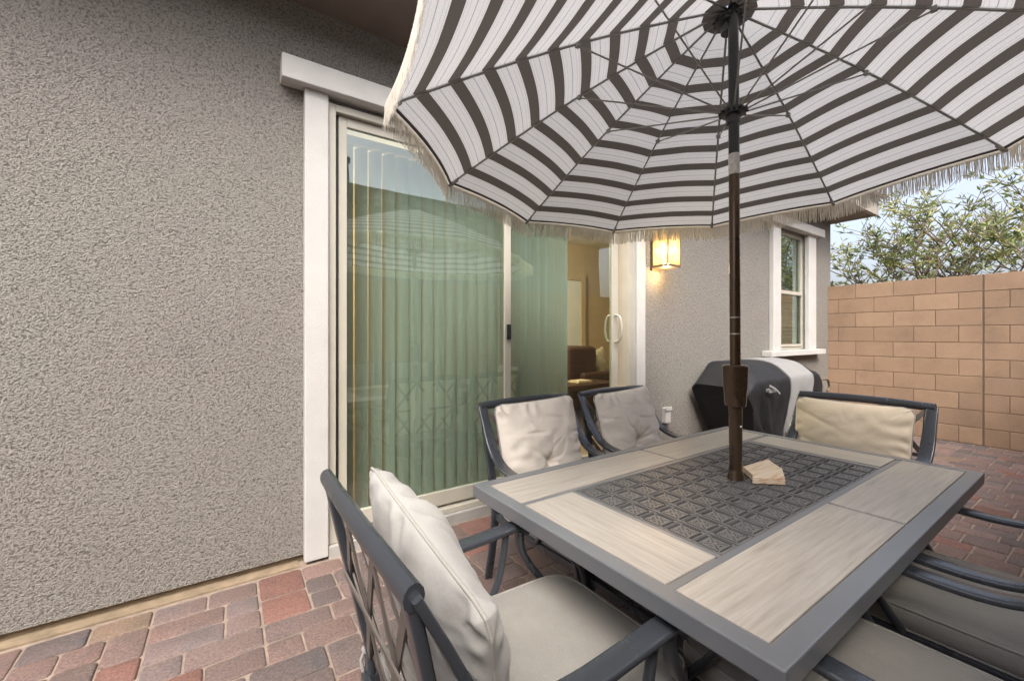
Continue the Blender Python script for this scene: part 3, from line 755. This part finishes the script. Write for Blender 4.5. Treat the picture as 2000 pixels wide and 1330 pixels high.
for k in range(12):
    m = MB(); m.tube([ribpt(k, t_/14)-org+Vector((0,0,-.004)) for t_ in range(15)], .0052, 6)
    e = ribpt(k, 1)-org; d_ = (ribpt(k,1)-ribpt(k,.93)).normalized()
    m.tube([e-d_*.055+Vector((0,0,-.008)), e-d_*.02+Vector((0,0,-.012)), e+d_*.004+Vector((0,0,-.004))], .009, 6)
    rb = m.build('rib', M['wire'], um, smooth=True)
    m = MB(); j_ = ribpt(k, .475)-org+Vector((0,0,-.012)); dr_ = Vector((e.x, e.y, 0)).normalized()
    st = RUN-org+dr_*.034
    m.tube([st, st.lerp(j_, .5), j_], .0036, 6); m.box(j_.x-.009,j_.x+.009,j_.y-.009,j_.y+.009,j_.z-.006,j_.z+.012)
    m.build('strut', M['wire'], rb)
def along(z): return Vector((.0 + (UC.x-org.x)*(z/2.22), (UC.y-org.y)*(z/2.22), z))
def cyl(name, z0, z1, r0, r1, mat, seg=24, extra=None):
    mm = MB(); a, b = along(z0), along(z1)
    pr = [(r0, 0), (r1, 1)] if not extra else extra
    vs = []; 
    for (r, f_) in pr:
        c = a.lerp(b, f_)
        for q in range(seg):
            an = 2*math.pi*q/seg; vs.append((c.x+r*math.cos(an), c.y+r*math.sin(an), c.z))
    fs = [(i*seg+q, i*seg+(q+1)%seg, (i+1)*seg+(q+1)%seg, (i+1)*seg+q) for i in range(len(pr)-1) for q in range(seg)]
    fs += [tuple(range(seg-1,-1,-1)), tuple((len(pr)-1)*seg+q for q in range(seg))]
    mm.add(vs, fs); return mm.build(name, mat, um, smooth='auto')
cyl('lower_pole', .12, 1.06, .0262, .0262, M['pole'])
cyl('pole_foot', .7245, .765, 0, 0, M['pole'], extra=[(.030,0),(.034,.1),(.032,.3),(.027,.95),(.0265,1)])
cyl('upper_pole', 1.06, 2.12, .0212, .0212, M['pole'])
cyl('top_pole', 2.12, 2.755, .0215, .0205, M['pole_black'])
cyl('sticker', 2.03, 2.118, .0218, .0218, M['label'])
cyl('crank_collar', 1.035, 1.215, 0, 0, M['pole'], extra=[(.030,0),(.040,.02),(.043,.10),(.0445,.3),(.047,.5),(.0495,.88),(.0505,.93),(.0505,.97),(.046,1.0)])
for z in (1.345, 1.415): cyl('pole_ring', z, z+.006, .0222, .0222, M['wire'])
# runner and crown hub, notched
for (c, r, h, nm) in ((RUN-org, .046, .030, 'runner_hub'), (HUB-org+Vector((0,0,-.052)), .050, .034, 'crown_hub')):
    m = MB(); m.lathe([(r*.6,c.z-h*1.6),(r*.62,c.z-h*.5),(r,c.z-h*.4),(r,c.z+h*.4),(r*.6,c.z+h*.5),(r*.55,c.z+h*.9)], c.x, c.y, 24)
    for k in range(12):
        a = R(tips_d[k][0]); x, y = c.x+r*math.cos(a), c.y+r*math.sin(a)
        m.tube([(x-.008*math.cos(a),y-.008*math.sin(a),c.z),(x+.012*math.cos(a),y+.012*math.sin(a),c.z)], .0065, 6)
    m.build(nm, M['plastic_black'], um, smooth='auto')
# hole in lower pole, drawn as a pale raised dot
m = MB(); m.tube([(-.018,-.0235,.955),(-.0165,-.0285,.955)], .0045, 8); m.build('pin', M['label'], um)
# base
ub = empty('umbrella_base', (1.78,-1.83,0)); tag(ub, 'heavy black round umbrella base standing on the pavers under the table', 'umbrella base')
m = MB(); m.lathe([(.26,.0),(.285,.02),(.29,.07),(.275,.10),(.268,.105),(.272,.115),(.262,.17),(.23,.215),(.17,.24),(.10,.255),(.05,.26)], seg=40); m.build('tank', M['base_black'], ub, smooth='auto')
m = MB(); m.lathe([(.045,.258),(.043,.40),(.036,.42),(.030,.42)], .037, .01, 24); m.build('socket', M['base_black'], ub, smooth='auto')
for k in range(4):
    a = R(20+90*k); m = MB()
    pth = [(.27*math.cos(a+b*.14)*(1.0-.0*b), .27*math.sin(a+b*.14), .13+.03*math.cos(b*.7)) for b in range(-4,5)]
    m.tube(pth, .014, 8); m.build('handle', M['base_black'], ub, smooth=True)

# ------------------------------------------------------------------ chairs
def pillow(w, h, t, seed, tuft=True, ears=.035, fold=0, n=56, wr=1.0, back=1.0):
    """cushion: x thickness, y width, z height; returns (MB, seam path)"""
    mb = MB(); rnd = random.Random(seed); grids = []
    ph = [rnd.uniform(0,6.28) for _ in range(6)]
    def outline(u, v):
        y = w/2*u*(1-ears*(1-v*v)*abs(u)**3*-.0 - ears*(v*v)*0) ; z = h/2*v
        y *= 1 + ears*(abs(v)**4) - ears*.5*(1-abs(v)**2); z *= 1 + ears*(abs(u)**4) - ears*.5*(1-abs(u)**2)
        # rounded corners
        k = max(0, (abs(u)*abs(v))-.80)*.32
        return y*(1-k), z*(1-k)
    for side in (1,-1):
        g_ = []
        for j in range(n+1):
            row = []
            for i in range(n+1):
                u = math.sin((i/n*2-1)*math.pi/2*.999); v = math.sin((j/n*2-1)*math.pi/2*.999)
                y, z = outline(u, v)
                pr = ((1-abs(u)**2.4)**.52)*((1-abs(v)**2.4)**.52)
                x = t/2*pr
                env = min(1, pr*1.6)
                nv = noise.noise(Vector((y*6+seed, z*6, side*3.3)))*.012 + noise.noise(Vector((y*15+seed, z*19, side*5.1)))*.005
                x += nv*env*wr
                # gathers near the seam
                ed = 1-min(1, min(1-abs(u), 1-abs(v))*3.2)
                dd_ = min(1-abs(u), 1-abs(v)); wv = min(1, dd_*14)*math.exp(-dd_/.20)
                x += .018*wv*math.sin((y*75 if abs(v) > abs(u) else z*75)+ph[0]+noise.noise(Vector((y*7, z*7, seed)))*5)*wr*max(0, .35+noise.noise(Vector((y*4.5, z*4.5, seed+9)))*1.6)
                if tuft:
                    r = math.hypot(y, (z+.085)*1.05); th_ = math.atan2(z+.085, y)
                    x -= t*.30*math.exp(-(r/.026)**1.3)*pr + t*.09*math.exp(-(r/.11)**2)
                    cr = 0
                    for q in range(11):
                        an = q*.571+ph[q % 6]*.12+.2; ln = .10+.14*((q*37+seed*13) % 10)/10; am = .0045+.006*((q*53+seed*7) % 10)/10
                        an += .35*noise.noise(Vector((r*9, q*2.7, seed)))
                        dth = (th_-an+math.pi) % (2*math.pi)-math.pi
                        wl = abs(dth)*r
                        cr += am*math.exp(-(wl/(.0055+.02*r))**2)*math.exp(-(r/ln)**2)*min(1, r/.02)
                    for q, (zc, amp) in enumerate(((.07,.008),(.16,.004),(-.19,.006))):
                        dz_ = z-zc-.03*noise.noise(Vector((y*5, q, seed*1.7)))-.12*y*(q-1)
                        cr += amp*math.exp(-(dz_/.009)**2)*max(0, .3+noise.noise(Vector((y*6, q*3.1, seed)))*1.6)
                    x -= cr*env
                if fold:
                    # crossing slack creases
                    for (c0, sl, am, wd) in (((.06), .42, .012, .012), ((-.07), .30, .010, .010), ((-.18), -.2, .010, .012)):
                        dd = z - (c0 + sl*y*(-1)); x -= fold*am*math.exp(-(dd/wd)**2)*env*(.55+.45*math.sin(y*9+seed))
                row.append((side*max(x, -.2*t)*(back if side < 0 else 1), y, z))
            g_.append(row)
        grids.append(g_)
    for gi, g_ in enumerate(grids):
        b0 = len(mb.v)
        for row in g_: mb.v += row
        for j in range(n):
            for i in range(n):
                a = b0+j*(n+1)+i
                mb.f.append((a, a+1, a+n+2, a+n+1) if gi == 0 else (a, a+n+1, a+n+2, a+1))
    seam = []
    G = grids[0]
    seam += [(0, G[0][i][1], G[0][i][2]) for i in range(n+1)] + [(0, G[j][n][1], G[j][n][2]) for j in range(1, n+1)]
    seam += [(0, G[n][i][1], G[n][i][2]) for i in range(n-1,-1,-1)] + [(0, G[j][0][1], G[j][0][2]) for j in range(n-1,-1,-1)]
    return mb, seam

def bend(mb, f):
    mb.v = [f(Vector(v)) for v in mb.v]

def make_back_cushion(parent, seed, mat, tuft, tf, w=.58, h=.52, t=.17, fold=0, wr=1.0, back=1.0):
    mb, seam = pillow(w, h, t, seed, tuft, fold=fold, wr=wr, n=110 if tuft else 80, back=back)
    mb.v = [tuple(tf(Vector(v))) for v in mb.v]
    o = mb.build('back_cushion', mat, parent, smooth=True)
    m2 = MB(); sm = [tf(Vector(p)) for p in seam]; m2.tube(sm, .0042, 6, up=(1,.01,.02), caps=False); m2.build('piping', M['piping'], o, smooth=True)
    if tuft:
        m3 = MB(); c = tf(Vector((t/2-t*.50, 0, -.085)))
        for q in range(1):
            m3.lathe([(.004,c.z-.009),(.011,c.z-.006),(.013,c.z),(.011,c.z+.006),(.004,c.z+.009)], c.x, c.y, 12)
        m3.build('button', mat, o, smooth=True)
    return o

FM = M['frame_metal']
def make_chair():
    root = empty('patio_chair')
    hw = .315
    # top rail and lower rail
    m = MB(); pr = [(.018*math.cos(2*math.pi*k/12), .023*math.sin(2*math.pi*k/12)) for k in range(12)]
    m.sweep(smoothpath([(-.385,-hw-.012,.945),(-.392,-.15,.952),(-.394,0,.954),(-.392,.15,.952),(-.385,hw+.012,.945)],5), pr)
    m.build('top_rail', FM, root, smooth='auto')
    for sy in (-1,1):
        m = MB(); m.sweep(smoothpath([(-.383,sy*(hw-.012),.93),(-.345,sy*(hw-.014),.75),(-.30,sy*(hw-.018),.55),(-.275,sy*(hw-.02),.40),(-.30,sy*(hw-.02),.20),(-.345,sy*(hw-.02),.0)],5), rrect(.022,.045,.008), up=(0,1,0))
        m.build('rear_leg', FM, root, smooth='auto')
        m = MB(); P_ = smoothpath([(-.383,sy*hw,.945),(-.335,sy*hw,.855),(-.288,sy*hw,.765),(-.225,sy*hw,.692),(-.145,sy*hw,.651),(-.03,sy*hw,.638),(.12,sy*hw,.643),(.235,sy*hw,.650),(.275,sy*hw,.640),(.288,sy*hw,.622)],5)
        m.sweep(P_, rrect(.060,.020,.007), up=(0,0,1), scales=[min(1.0,.80+.02*i) for i in range(len(P_))]); m.build('armrest', FM, root, smooth='auto')
        m = MB(); m.sweep(smoothpath([(.262,sy*(hw-.004),.634),(.272,sy*(hw-.004),.56),(.315,sy*(hw-.006),.485),(.375,sy*(hw-.01),.40),(.405,sy*(hw-.01),.27),(.402,sy*(hw-.01),.13),(.435,sy*(hw-.01),.0)],6), rrect(.024,.040,.009), up=(0,1,0))
        m.build('front_leg', FM, root, smooth='auto')
        m = MB(); m.sweep(smoothpath([(.205,sy*(hw-.004),.636),(.192,sy*(hw-.005),.56),(.165,sy*(hw-.008),.47),(.10,sy*(hw-.015),.375)],5), rrect(.018,.026,.006), up=(0,1,0))
        m.build('arm_support', FM, root, smooth='auto')
    # seat frame
    m = MB(); m.box(-.28,.40,-.30,-.272,.345,.378); m.box(-.28,.40,.272,.30,.345,.378); m.box(-.30,-.28,-.30,.30,.345,.378); m.box(.40,.425,-.30,.30,.345,.378)
    for y in (-.15,0,.15): m.box(-.28,.40,y-.012,y+.012,.352,.370)
    m.build('seat_frame', FM, root, bevel=.004)
    # back lattice: flat straps in the plane of the back
    m = MB()
    def bp(y, z): 
        x = -.378 + (.94-z)*.20; return Vector((x, y, z))
    def strap(a, b, wd=.014, off=0):
        pts = [bp(a[0]+(b[0]-a[0])*k/5, a[1]+(b[1]-a[1])*k/5)+Vector((off,0,0)) for k in range(6)]
        m.sweep(pts, [(-wd,-.0025),(wd,-.0025),(wd,.0025),(-wd,.0025)], up=(1,0,.2))
    for (y0_, y1_) in ((-.29,-.10),(-.10,.10),(.10,.29)):
        for (z0_, z1_) in ((.42,.68),(.68,.925)):
            strap((y0_,z0_),(y1_,z1_),.012,.0); strap((y1_,z0_),(y0_,z1_),.012,-.006)
    for y in (-.10,.10): strap((y,.40),(y,.93),.010,-.012)
    strap((-.30,.68),(.30,.68),.010,-.018); strap((-.30,.415),(.30,.415),.012,.006)
    m.build('back_lattice', M['back_metal'], root)
    # seat cushion: box cushion with rounded front corners
    m = MB(); n = 40; t2 = .036
    prof = []
    W2, L0, L1 = .292, -.27, .452
    def se(a, e=.22):
        c, s_ = math.cos(a), math.sin(a); return (abs(c)**e*(1 if c >= 0 else -1), abs(s_)**e*(1 if s_ >= 0 else -1))
    rings = [(.0,-t2),(.90,-t2),(.975,-t2*.92),(1.0,-t2*.62),(1.0,t2*.62),(.975,t2*.93),(.93,t2*1.02),(.75,t2*1.13),(.4,t2*1.2),(.0,t2*1.22)]
    NA = 72
    for (k, z) in rings:
        for q in range(NA):
            a = 2*math.pi*q/NA; cx_, sy_ = se(a)
            x = (L0+L1)/2 + (L1-L0)/2*cx_*k; y = W2*sy_*k
            if cx_ > 0 and x > .2: y *= 1-.06*((x-.2)/.25)
            zz = z + (noise.noise(Vector((x*5,y*5,1)))*.008 if z > 0 and k < .95 else 0) - (.02*max(0,(x-.33)/.12)**2 if z > 0 else 0)*.5
            m.v.append((x, y, .379+t2+zz))
    for i in range(len(rings)-1):
        for q in range(NA): m.f.append((i*NA+q, i*NA+(q+1)%NA, (i+1)*NA+(q+1)%NA, (i+1)*NA+q))
    sc_o = m.build('seat_cushion', M['seatfab'], root, smooth='auto', angle=60)
    m2 = MB()
    for ri in (5,2):
        pth = [Vector(m.v[ri*NA+q % (NA)])*1.0 for q in range(NA+1)]
        m2.tube([(p.x*1.004, p.y*1.006, p.z) for p in pth], .0042, 6, caps=False)
    m2.build('piping', M['piping'], sc_o, smooth=True)
    return root

chair0 = make_chair()
GRP = 'patio chairs round the table'
def lean(cx, cz, tiltdeg, rolldeg=0, sag=.02, slump=0, y0=0):
    """place the cushion against the back: tilt about y, roll in the plane of the back"""
    Rm = Matrix.Rotation(R(tiltdeg), 3, 'Y') @ Matrix.Rotation(R(rolldeg), 3, 'X')
    def f_(v):
        v = Vector(v); v.x += -sag*(1-(v.z/.26)**2) + slump*max(0,-v.z)*v.z*-1
        v = Rm @ v; return Vector((v.x+cx, v.y+y0, v.z+cz))
    return f_
defs = [
 # loc, rz, label, cushion args
 ((.62,-1.827,0), 0, 'chair in the left foreground at the table head, its thick pale cushion slumped',
   dict(seed=4, mat=M['cushion'], tuft=False, tf=lean(-.222,.70,-13,11,.0), w=.60,h=.475,t=.22,fold=.5,wr=1.9,back=.55)),
 ((1.50,-1.115,0), -90, 'buttoned beige cushion chair before the glass door, nearer of two on house side',
   dict(seed=9, mat=M['cushion_pink'], tuft=True, tf=lean(-.262,.70,-12,1.5,.0,y0=.018), w=.57,h=.53,t=.19,wr=1.3)),
 ((2.275,-1.095,0), -90, 'buttoned beige cushion chair on the house side, farther along toward the lantern',
   dict(seed=17, mat=M['cushion_pink'], tuft=True, tf=lean(-.262,.70,-13,2.5,.0,y0=.03), w=.56,h=.53,t=.19,wr=1.3)),
 ((2.82,-1.855,0), 180, 'chair at the far table head with plain yellowish cushion, before the block wall',
   dict(seed=23, mat=M['cushion_yellow'], tuft=False, tf=lean(-.265,.69,-12,0,.0,y0=-.03), w=.575,h=.50,t=.15,fold=.8,wr=.8)),
 ((1.368,-2.455,0), 90, 'chair on the near long side of the table, nearest the bottom picture edge', dict(seed=31, mat=M['cushion'], tuft=True, tf=lean(-.302,.715,-12,0,.0), w=.53,h=.50,t=.11)),
 ((2.122,-2.455,0), 90, 'chair on the near long side by the right picture edge, beside open paving', dict(seed=37, mat=M['cushion'], tuft=True, tf=lean(-.302,.715,-12,0,.0), w=.53,h=.50,t=.11)),
]
for i, (loc, rz, lab, cu) in enumerate(defs):
    c = chair0 if i == 0 else copy_tree(chair0)
    c.location = loc; c.rotation_euler = (0,0,R(rz)); tag(c, lab, 'chair', GRP); defs[i] = (c, cu)
for c, cu in defs:
    make_back_cushion(c, **cu)
# tie strap on the foreground chair
m = MB(); m.tube(smoothpath([(-.265,.275,.425),(-.285,.318,.43),(-.262,.322,.42),(-.250,.300,.415)],4), .009, 8); m.tube(smoothpath([(-.285,.312,.43),(-.295,.315,.40),(-.29,.31,.37)],4), .005, 6)
m.build('cushion_tie', M['cushion'], defs[0][0], smooth=True)

# ------------------------------------------------------------------ grill under its cover
gr = empty('covered_grill', (4.7,-.4,0)); tag(gr, 'barbecue grill under a black fitted cover against the wall below the window', 'grill')
def cover_section(x):
    """world x -> (list of (y,z)) closed loop from back bottom, over the top, to front bottom"""
    if x < 4.55: k = (x-4.25)/.30; top = .855+.235*max(0,min(1,k))
    elif x < 5.9: top = 1.09
    else: top = 1.09-.30*min(1,(x-5.9)/.25)
    fz = min(top-.03, .915 if x > 4.5 else .80+.11*(x-4.25)/.25)
    return [(-.08,.20),(-.075,.5),(-.07,fz),(-.08,top-.05),(-.13,top),(-.34,top-.004),(-.50,top-.045 if top > .95 else top-.01),(-.62,fz+.035 if top > .95 else fz+.01),(-.665,fz-.03),(-.67,fz-.18),(-.655,.6),(-.635,.4),(-.625,.20)]
def loft(x0, x1, n, off=0, seed=0, wr=1, z_taper=True, capl=False, capr=False):
    mb = MB(); ns = 5
    first = None
    for i in range(n+1):
        x = x0+(x1-x0)*i/n; sec = cover_section(x); P_ = smoothpath([(0,y,z) for y, z in sec], ns); m_ = len(P_)
        for q, p in enumerate(P_):
            y, z = p.y, p.z
            # skirt draws in towards the cart at both ends
            pull = max(0, (.80-z)/.6); xx = x
            mid = 5.15; xx = mid+(x-mid)*(1-.42*pull*min(1,abs(x-mid)/.6)) if z_taper else x
            sway = noise.noise(Vector((x*3.2, z*1.3+seed, y*2)))*.085*pull*wr + noise.noise(Vector((x*9, z*2.4+seed, y*3)))*.04*wr*min(1,pull+.15)
            sway += pull*.045*math.sin(x*17+z*7+3*noise.noise(Vector((x*2,z*2,4))))*wr; cyv = -.37; yy = y + (1 if y > cyv else -1)*(sway+off)
            mb.v.append((xx-4.7, min(yy,-.012)+.4, z + (off if z > .7 else 0) + noise.noise(Vector((x*6, y*6, seed)))*.008*wr))
    for i in range(n):
        for q in range(m_-1):
            a = i*m_+q; mb.f.append((a, a+m_, a+m_+1, a+1))
    mb.f.append(tuple(range(m_))); mb.f.append(tuple(n*m_+q for q in range(m_-1,-1,-1)))
    return mb
loft(4.25, 6.12, 40, 0, 1.3, 1.0).build('cover', M['cover'], gr, smooth='auto', angle=50)
loft(5.20, 5.80, 14, .010, 1.3, .9).build('grey_panel', M['cover_grey'], gr, smooth='auto', angle=50)
m = MB(); m.box(4.62-4.7,4.66-4.7,-.715+.4,-.672+.4,.80,.83); m.box(4.60-4.7,4.75-4.7,-.72+.4,-.712+.4,.795,.825); m.sweep([(-.12,-.330,.87),(-.02,-.340,.83),(.08,-.338,.775)], rrect(.022,.008,.003), up=(0,1,0)); m.build('strap_loop', M['cover_grey'], gr, smooth='auto')
m = MB(); m.tube(smoothpath([(6.05-4.7,-.25,.83),(6.16-4.7,-.28,.84),(6.24-4.7,-.28,.80),(6.25-4.7,-.28,.72),(6.20-4.7,-.28,.69)],5), .013, 8); m.build('hook', M['brass'], gr, smooth=True)
for x in (4.62,5.65):
    for y in (-.18,-.55):
        m = MB(); yy = y+.4; m.tube([(x-4.7-.02,yy,.045),(x-4.7+.02,yy,.045)], .045, 16); m.tube([(x-4.7,yy,.05),(x-4.7,yy,.22)], .012, 8); m.build('caster', M['plastic_black'], gr, smooth='auto')
gr.location.z = gz(5.1)
m = MB(); m.box(4.6-4.7,5.7-4.7,-.60+.4,-.13+.4,.12,.9); m.build('cart', M['base_black'], gr, bevel=.01)

# throw pillow
mb_, sm_ = pillow(.52,.50,.16,51,False,ears=.10,n=30); tp = mb_.build('throw_pillow', M['pillow_star'], smooth=True)
tp.location = (5.50,2.45,.87); tp.rotation_euler = (R(8),R(-18),R(-70)); tag(tp, 'beige patterned throw pillow leaning on the brown armchair indoors', 'pillow')

# ------------------------------------------------------------------ tree beyond the far wall
def make_tree(name, base, trunk_h, spread, height, seed, nleaf, label):
    rnd = random.Random(seed); root = empty(name, base); tag(root, label, 'tree')
    wood = MB(); twigs = []
    def branch(p, d, l, r, lev):
        pts = [p]; q = p.copy(); dd = d.copy(); n = 5
        for i in range(n):
            dd = (dd + Vector((rnd.uniform(-.22,.22), rnd.uniform(-.22,.22), rnd.uniform(-.10,.16)))).normalized(); q = q + dd*l/n; pts.append(q.copy())
        wood.tube(pts, r, 6 if lev < 2 else 4, scales=[1-.55*i/n for i in range(n+1)], up=(.3,.2,1))
        if lev >= 3: twigs.append(pts); return
        if lev == 2: twigs.append(pts[2:])
        k = (5,5,5)[lev]
        for i in range(k):
            t_ = pts[rnd.randint(2 if lev else 3, n)]
            a = rnd.uniform(0, 6.28); up_ = rnd.uniform(.05,.75)
            nd = (dd*.5 + Vector((math.cos(a), math.sin(a), up_))*.9).normalized()
            branch(t_, nd, l*rnd.uniform(.55,.8), r*.5, lev+1)
    for i in range(4):
        a = i*1.57+rnd.random(); d = Vector((math.cos(a)*.35, math.sin(a)*.35, 1)).normalized()
        branch(Vector((rnd.uniform(-.08,.08), rnd.uniform(-.08,.08), 0)), d, trunk_h, .05, 0)
    wood.build('trunk', M['bark'], root, smooth=True)
    lf = MB(); lf.col = []
    for _ in range(nleaf):
        tw = rnd.choice(twigs); i = rnd.randint(1, len(tw)-1); p = tw[i].lerp(tw[i-1], rnd.random()); d = (tw[i]-tw[i-1]).normalized()
        c = rnd.choice([(.12,.17,.05),(.16,.21,.06),(.22,.26,.08),(.30,.32,.12),(.11,.14,.07),(.38,.36,.18)]); kk = rnd.uniform(.8,1.3); c = tuple(x*kk for x in c)
        for s_ in range(3):
            a = rnd.uniform(0,6.28); dv = (d*.6+Vector((math.cos(a), math.sin(a), rnd.uniform(-.3,.7)))).normalized()
            l = rnd.uniform(.08,.15); w_ = l*.13; sd_ = dv.cross(Vector((rnd.uniform(-1,1),rnd.uniform(-1,1),rnd.uniform(-1,1)))).normalized(); nr = sd_.cross(dv)*.012
            b0 = p + dv*.01; n0 = len(lf.v)
            lf.v += [tuple(b0), tuple(b0+dv*l*.45+sd_*w_+nr), tuple(b0+dv*l), tuple(b0+dv*l*.45-sd_*w_+nr), tuple(b0+dv*l*.5)]
            lf.f += [(n0,n0+1,n0+2,n0+4),(n0,n0+4,n0+2,n0+3)]; lf.col += [c]*5
    lf.build('foliage', M['leaf'], root)
    return root
make_tree('leafy_tree', (10.0,-1.15,0), 2.1, 1.6, 4.5, 21, 2300, 'loose narrow-leaved tree rising behind the tan block wall against the sky')

# ------------------------------------------------------------------ camera, light
cam = bpy.data.cameras.new('camera'); co = bpy.data.objects.new('camera', cam); col.objects.link(co); sc.camera = co
co.location = (0,-2.7566,1.34); co.rotation_euler = (R(90), 0, .9692-math.pi/2)
cam.sensor_width = 36; cam.lens = 817/2000*36; cam.shift_y = -.0047; cam.clip_end = 500; cam.clip_start = .02

wd = bpy.data.worlds.new('World'); sc.world = wd; wd.use_nodes = True; nt = wd.node_tree
bg = nt.nodes['Background']; sky = nt.nodes.new('ShaderNodeTexSky'); sky.sky_type = 'NISHITA'; sky.sun_disc = False
EL, AZ = 52, 238                 # sun elevation, azimuth measured from +x anticlockwise = direction towards the sun
sky.sun_elevation = R(EL); sky.sun_rotation = R(90-AZ); sky.dust_density = 7.0; sky.air_density = .8; sky.ozone_density = 0.4
hs = nt.nodes.new('ShaderNodeHueSaturation'); hs.inputs['Saturation'].default_value = .62; hs.inputs['Value'].default_value = 1.25
nt.links.new(sky.outputs[0], hs.inputs['Color']); nt.links.new(hs.outputs[0], bg.inputs['Color']); bg.inputs['Strength'].default_value = .15
sl = bpy.data.lights.new('sun', 'SUN'); sl.energy = .75; sl.angle = R(30); sl.color = (1,.965,.92)
so_ = bpy.data.objects.new('sun', sl); col.objects.link(so_)
dv = Vector((math.cos(R(EL))*math.cos(R(AZ)), math.cos(R(EL))*math.sin(R(AZ)), math.sin(R(EL))))
so_.rotation_euler = (-dv).to_track_quat('-Z', 'Y').to_euler(); so_.location = (0,-3,8)

vs_ = sc.view_settings; vs_.view_transform = 'Standard'; vs_.look = 'None'; vs_.gamma = 1; vs_.exposure = 1.25; vs_.use_curve_mapping = False
sc.render.engine = 'CYCLES'
cy = sc.cycles; cy.max_bounces = 10; cy.diffuse_bounces = 5; cy.glossy_bounces = 4; cy.transparent_max_bounces = 12; cy.transmission_bounces = 6
cy.use_denoising = True; cy.sample_clamp_indirect = 6; cy.use_adaptive_sampling = True; cy.adaptive_threshold = .01
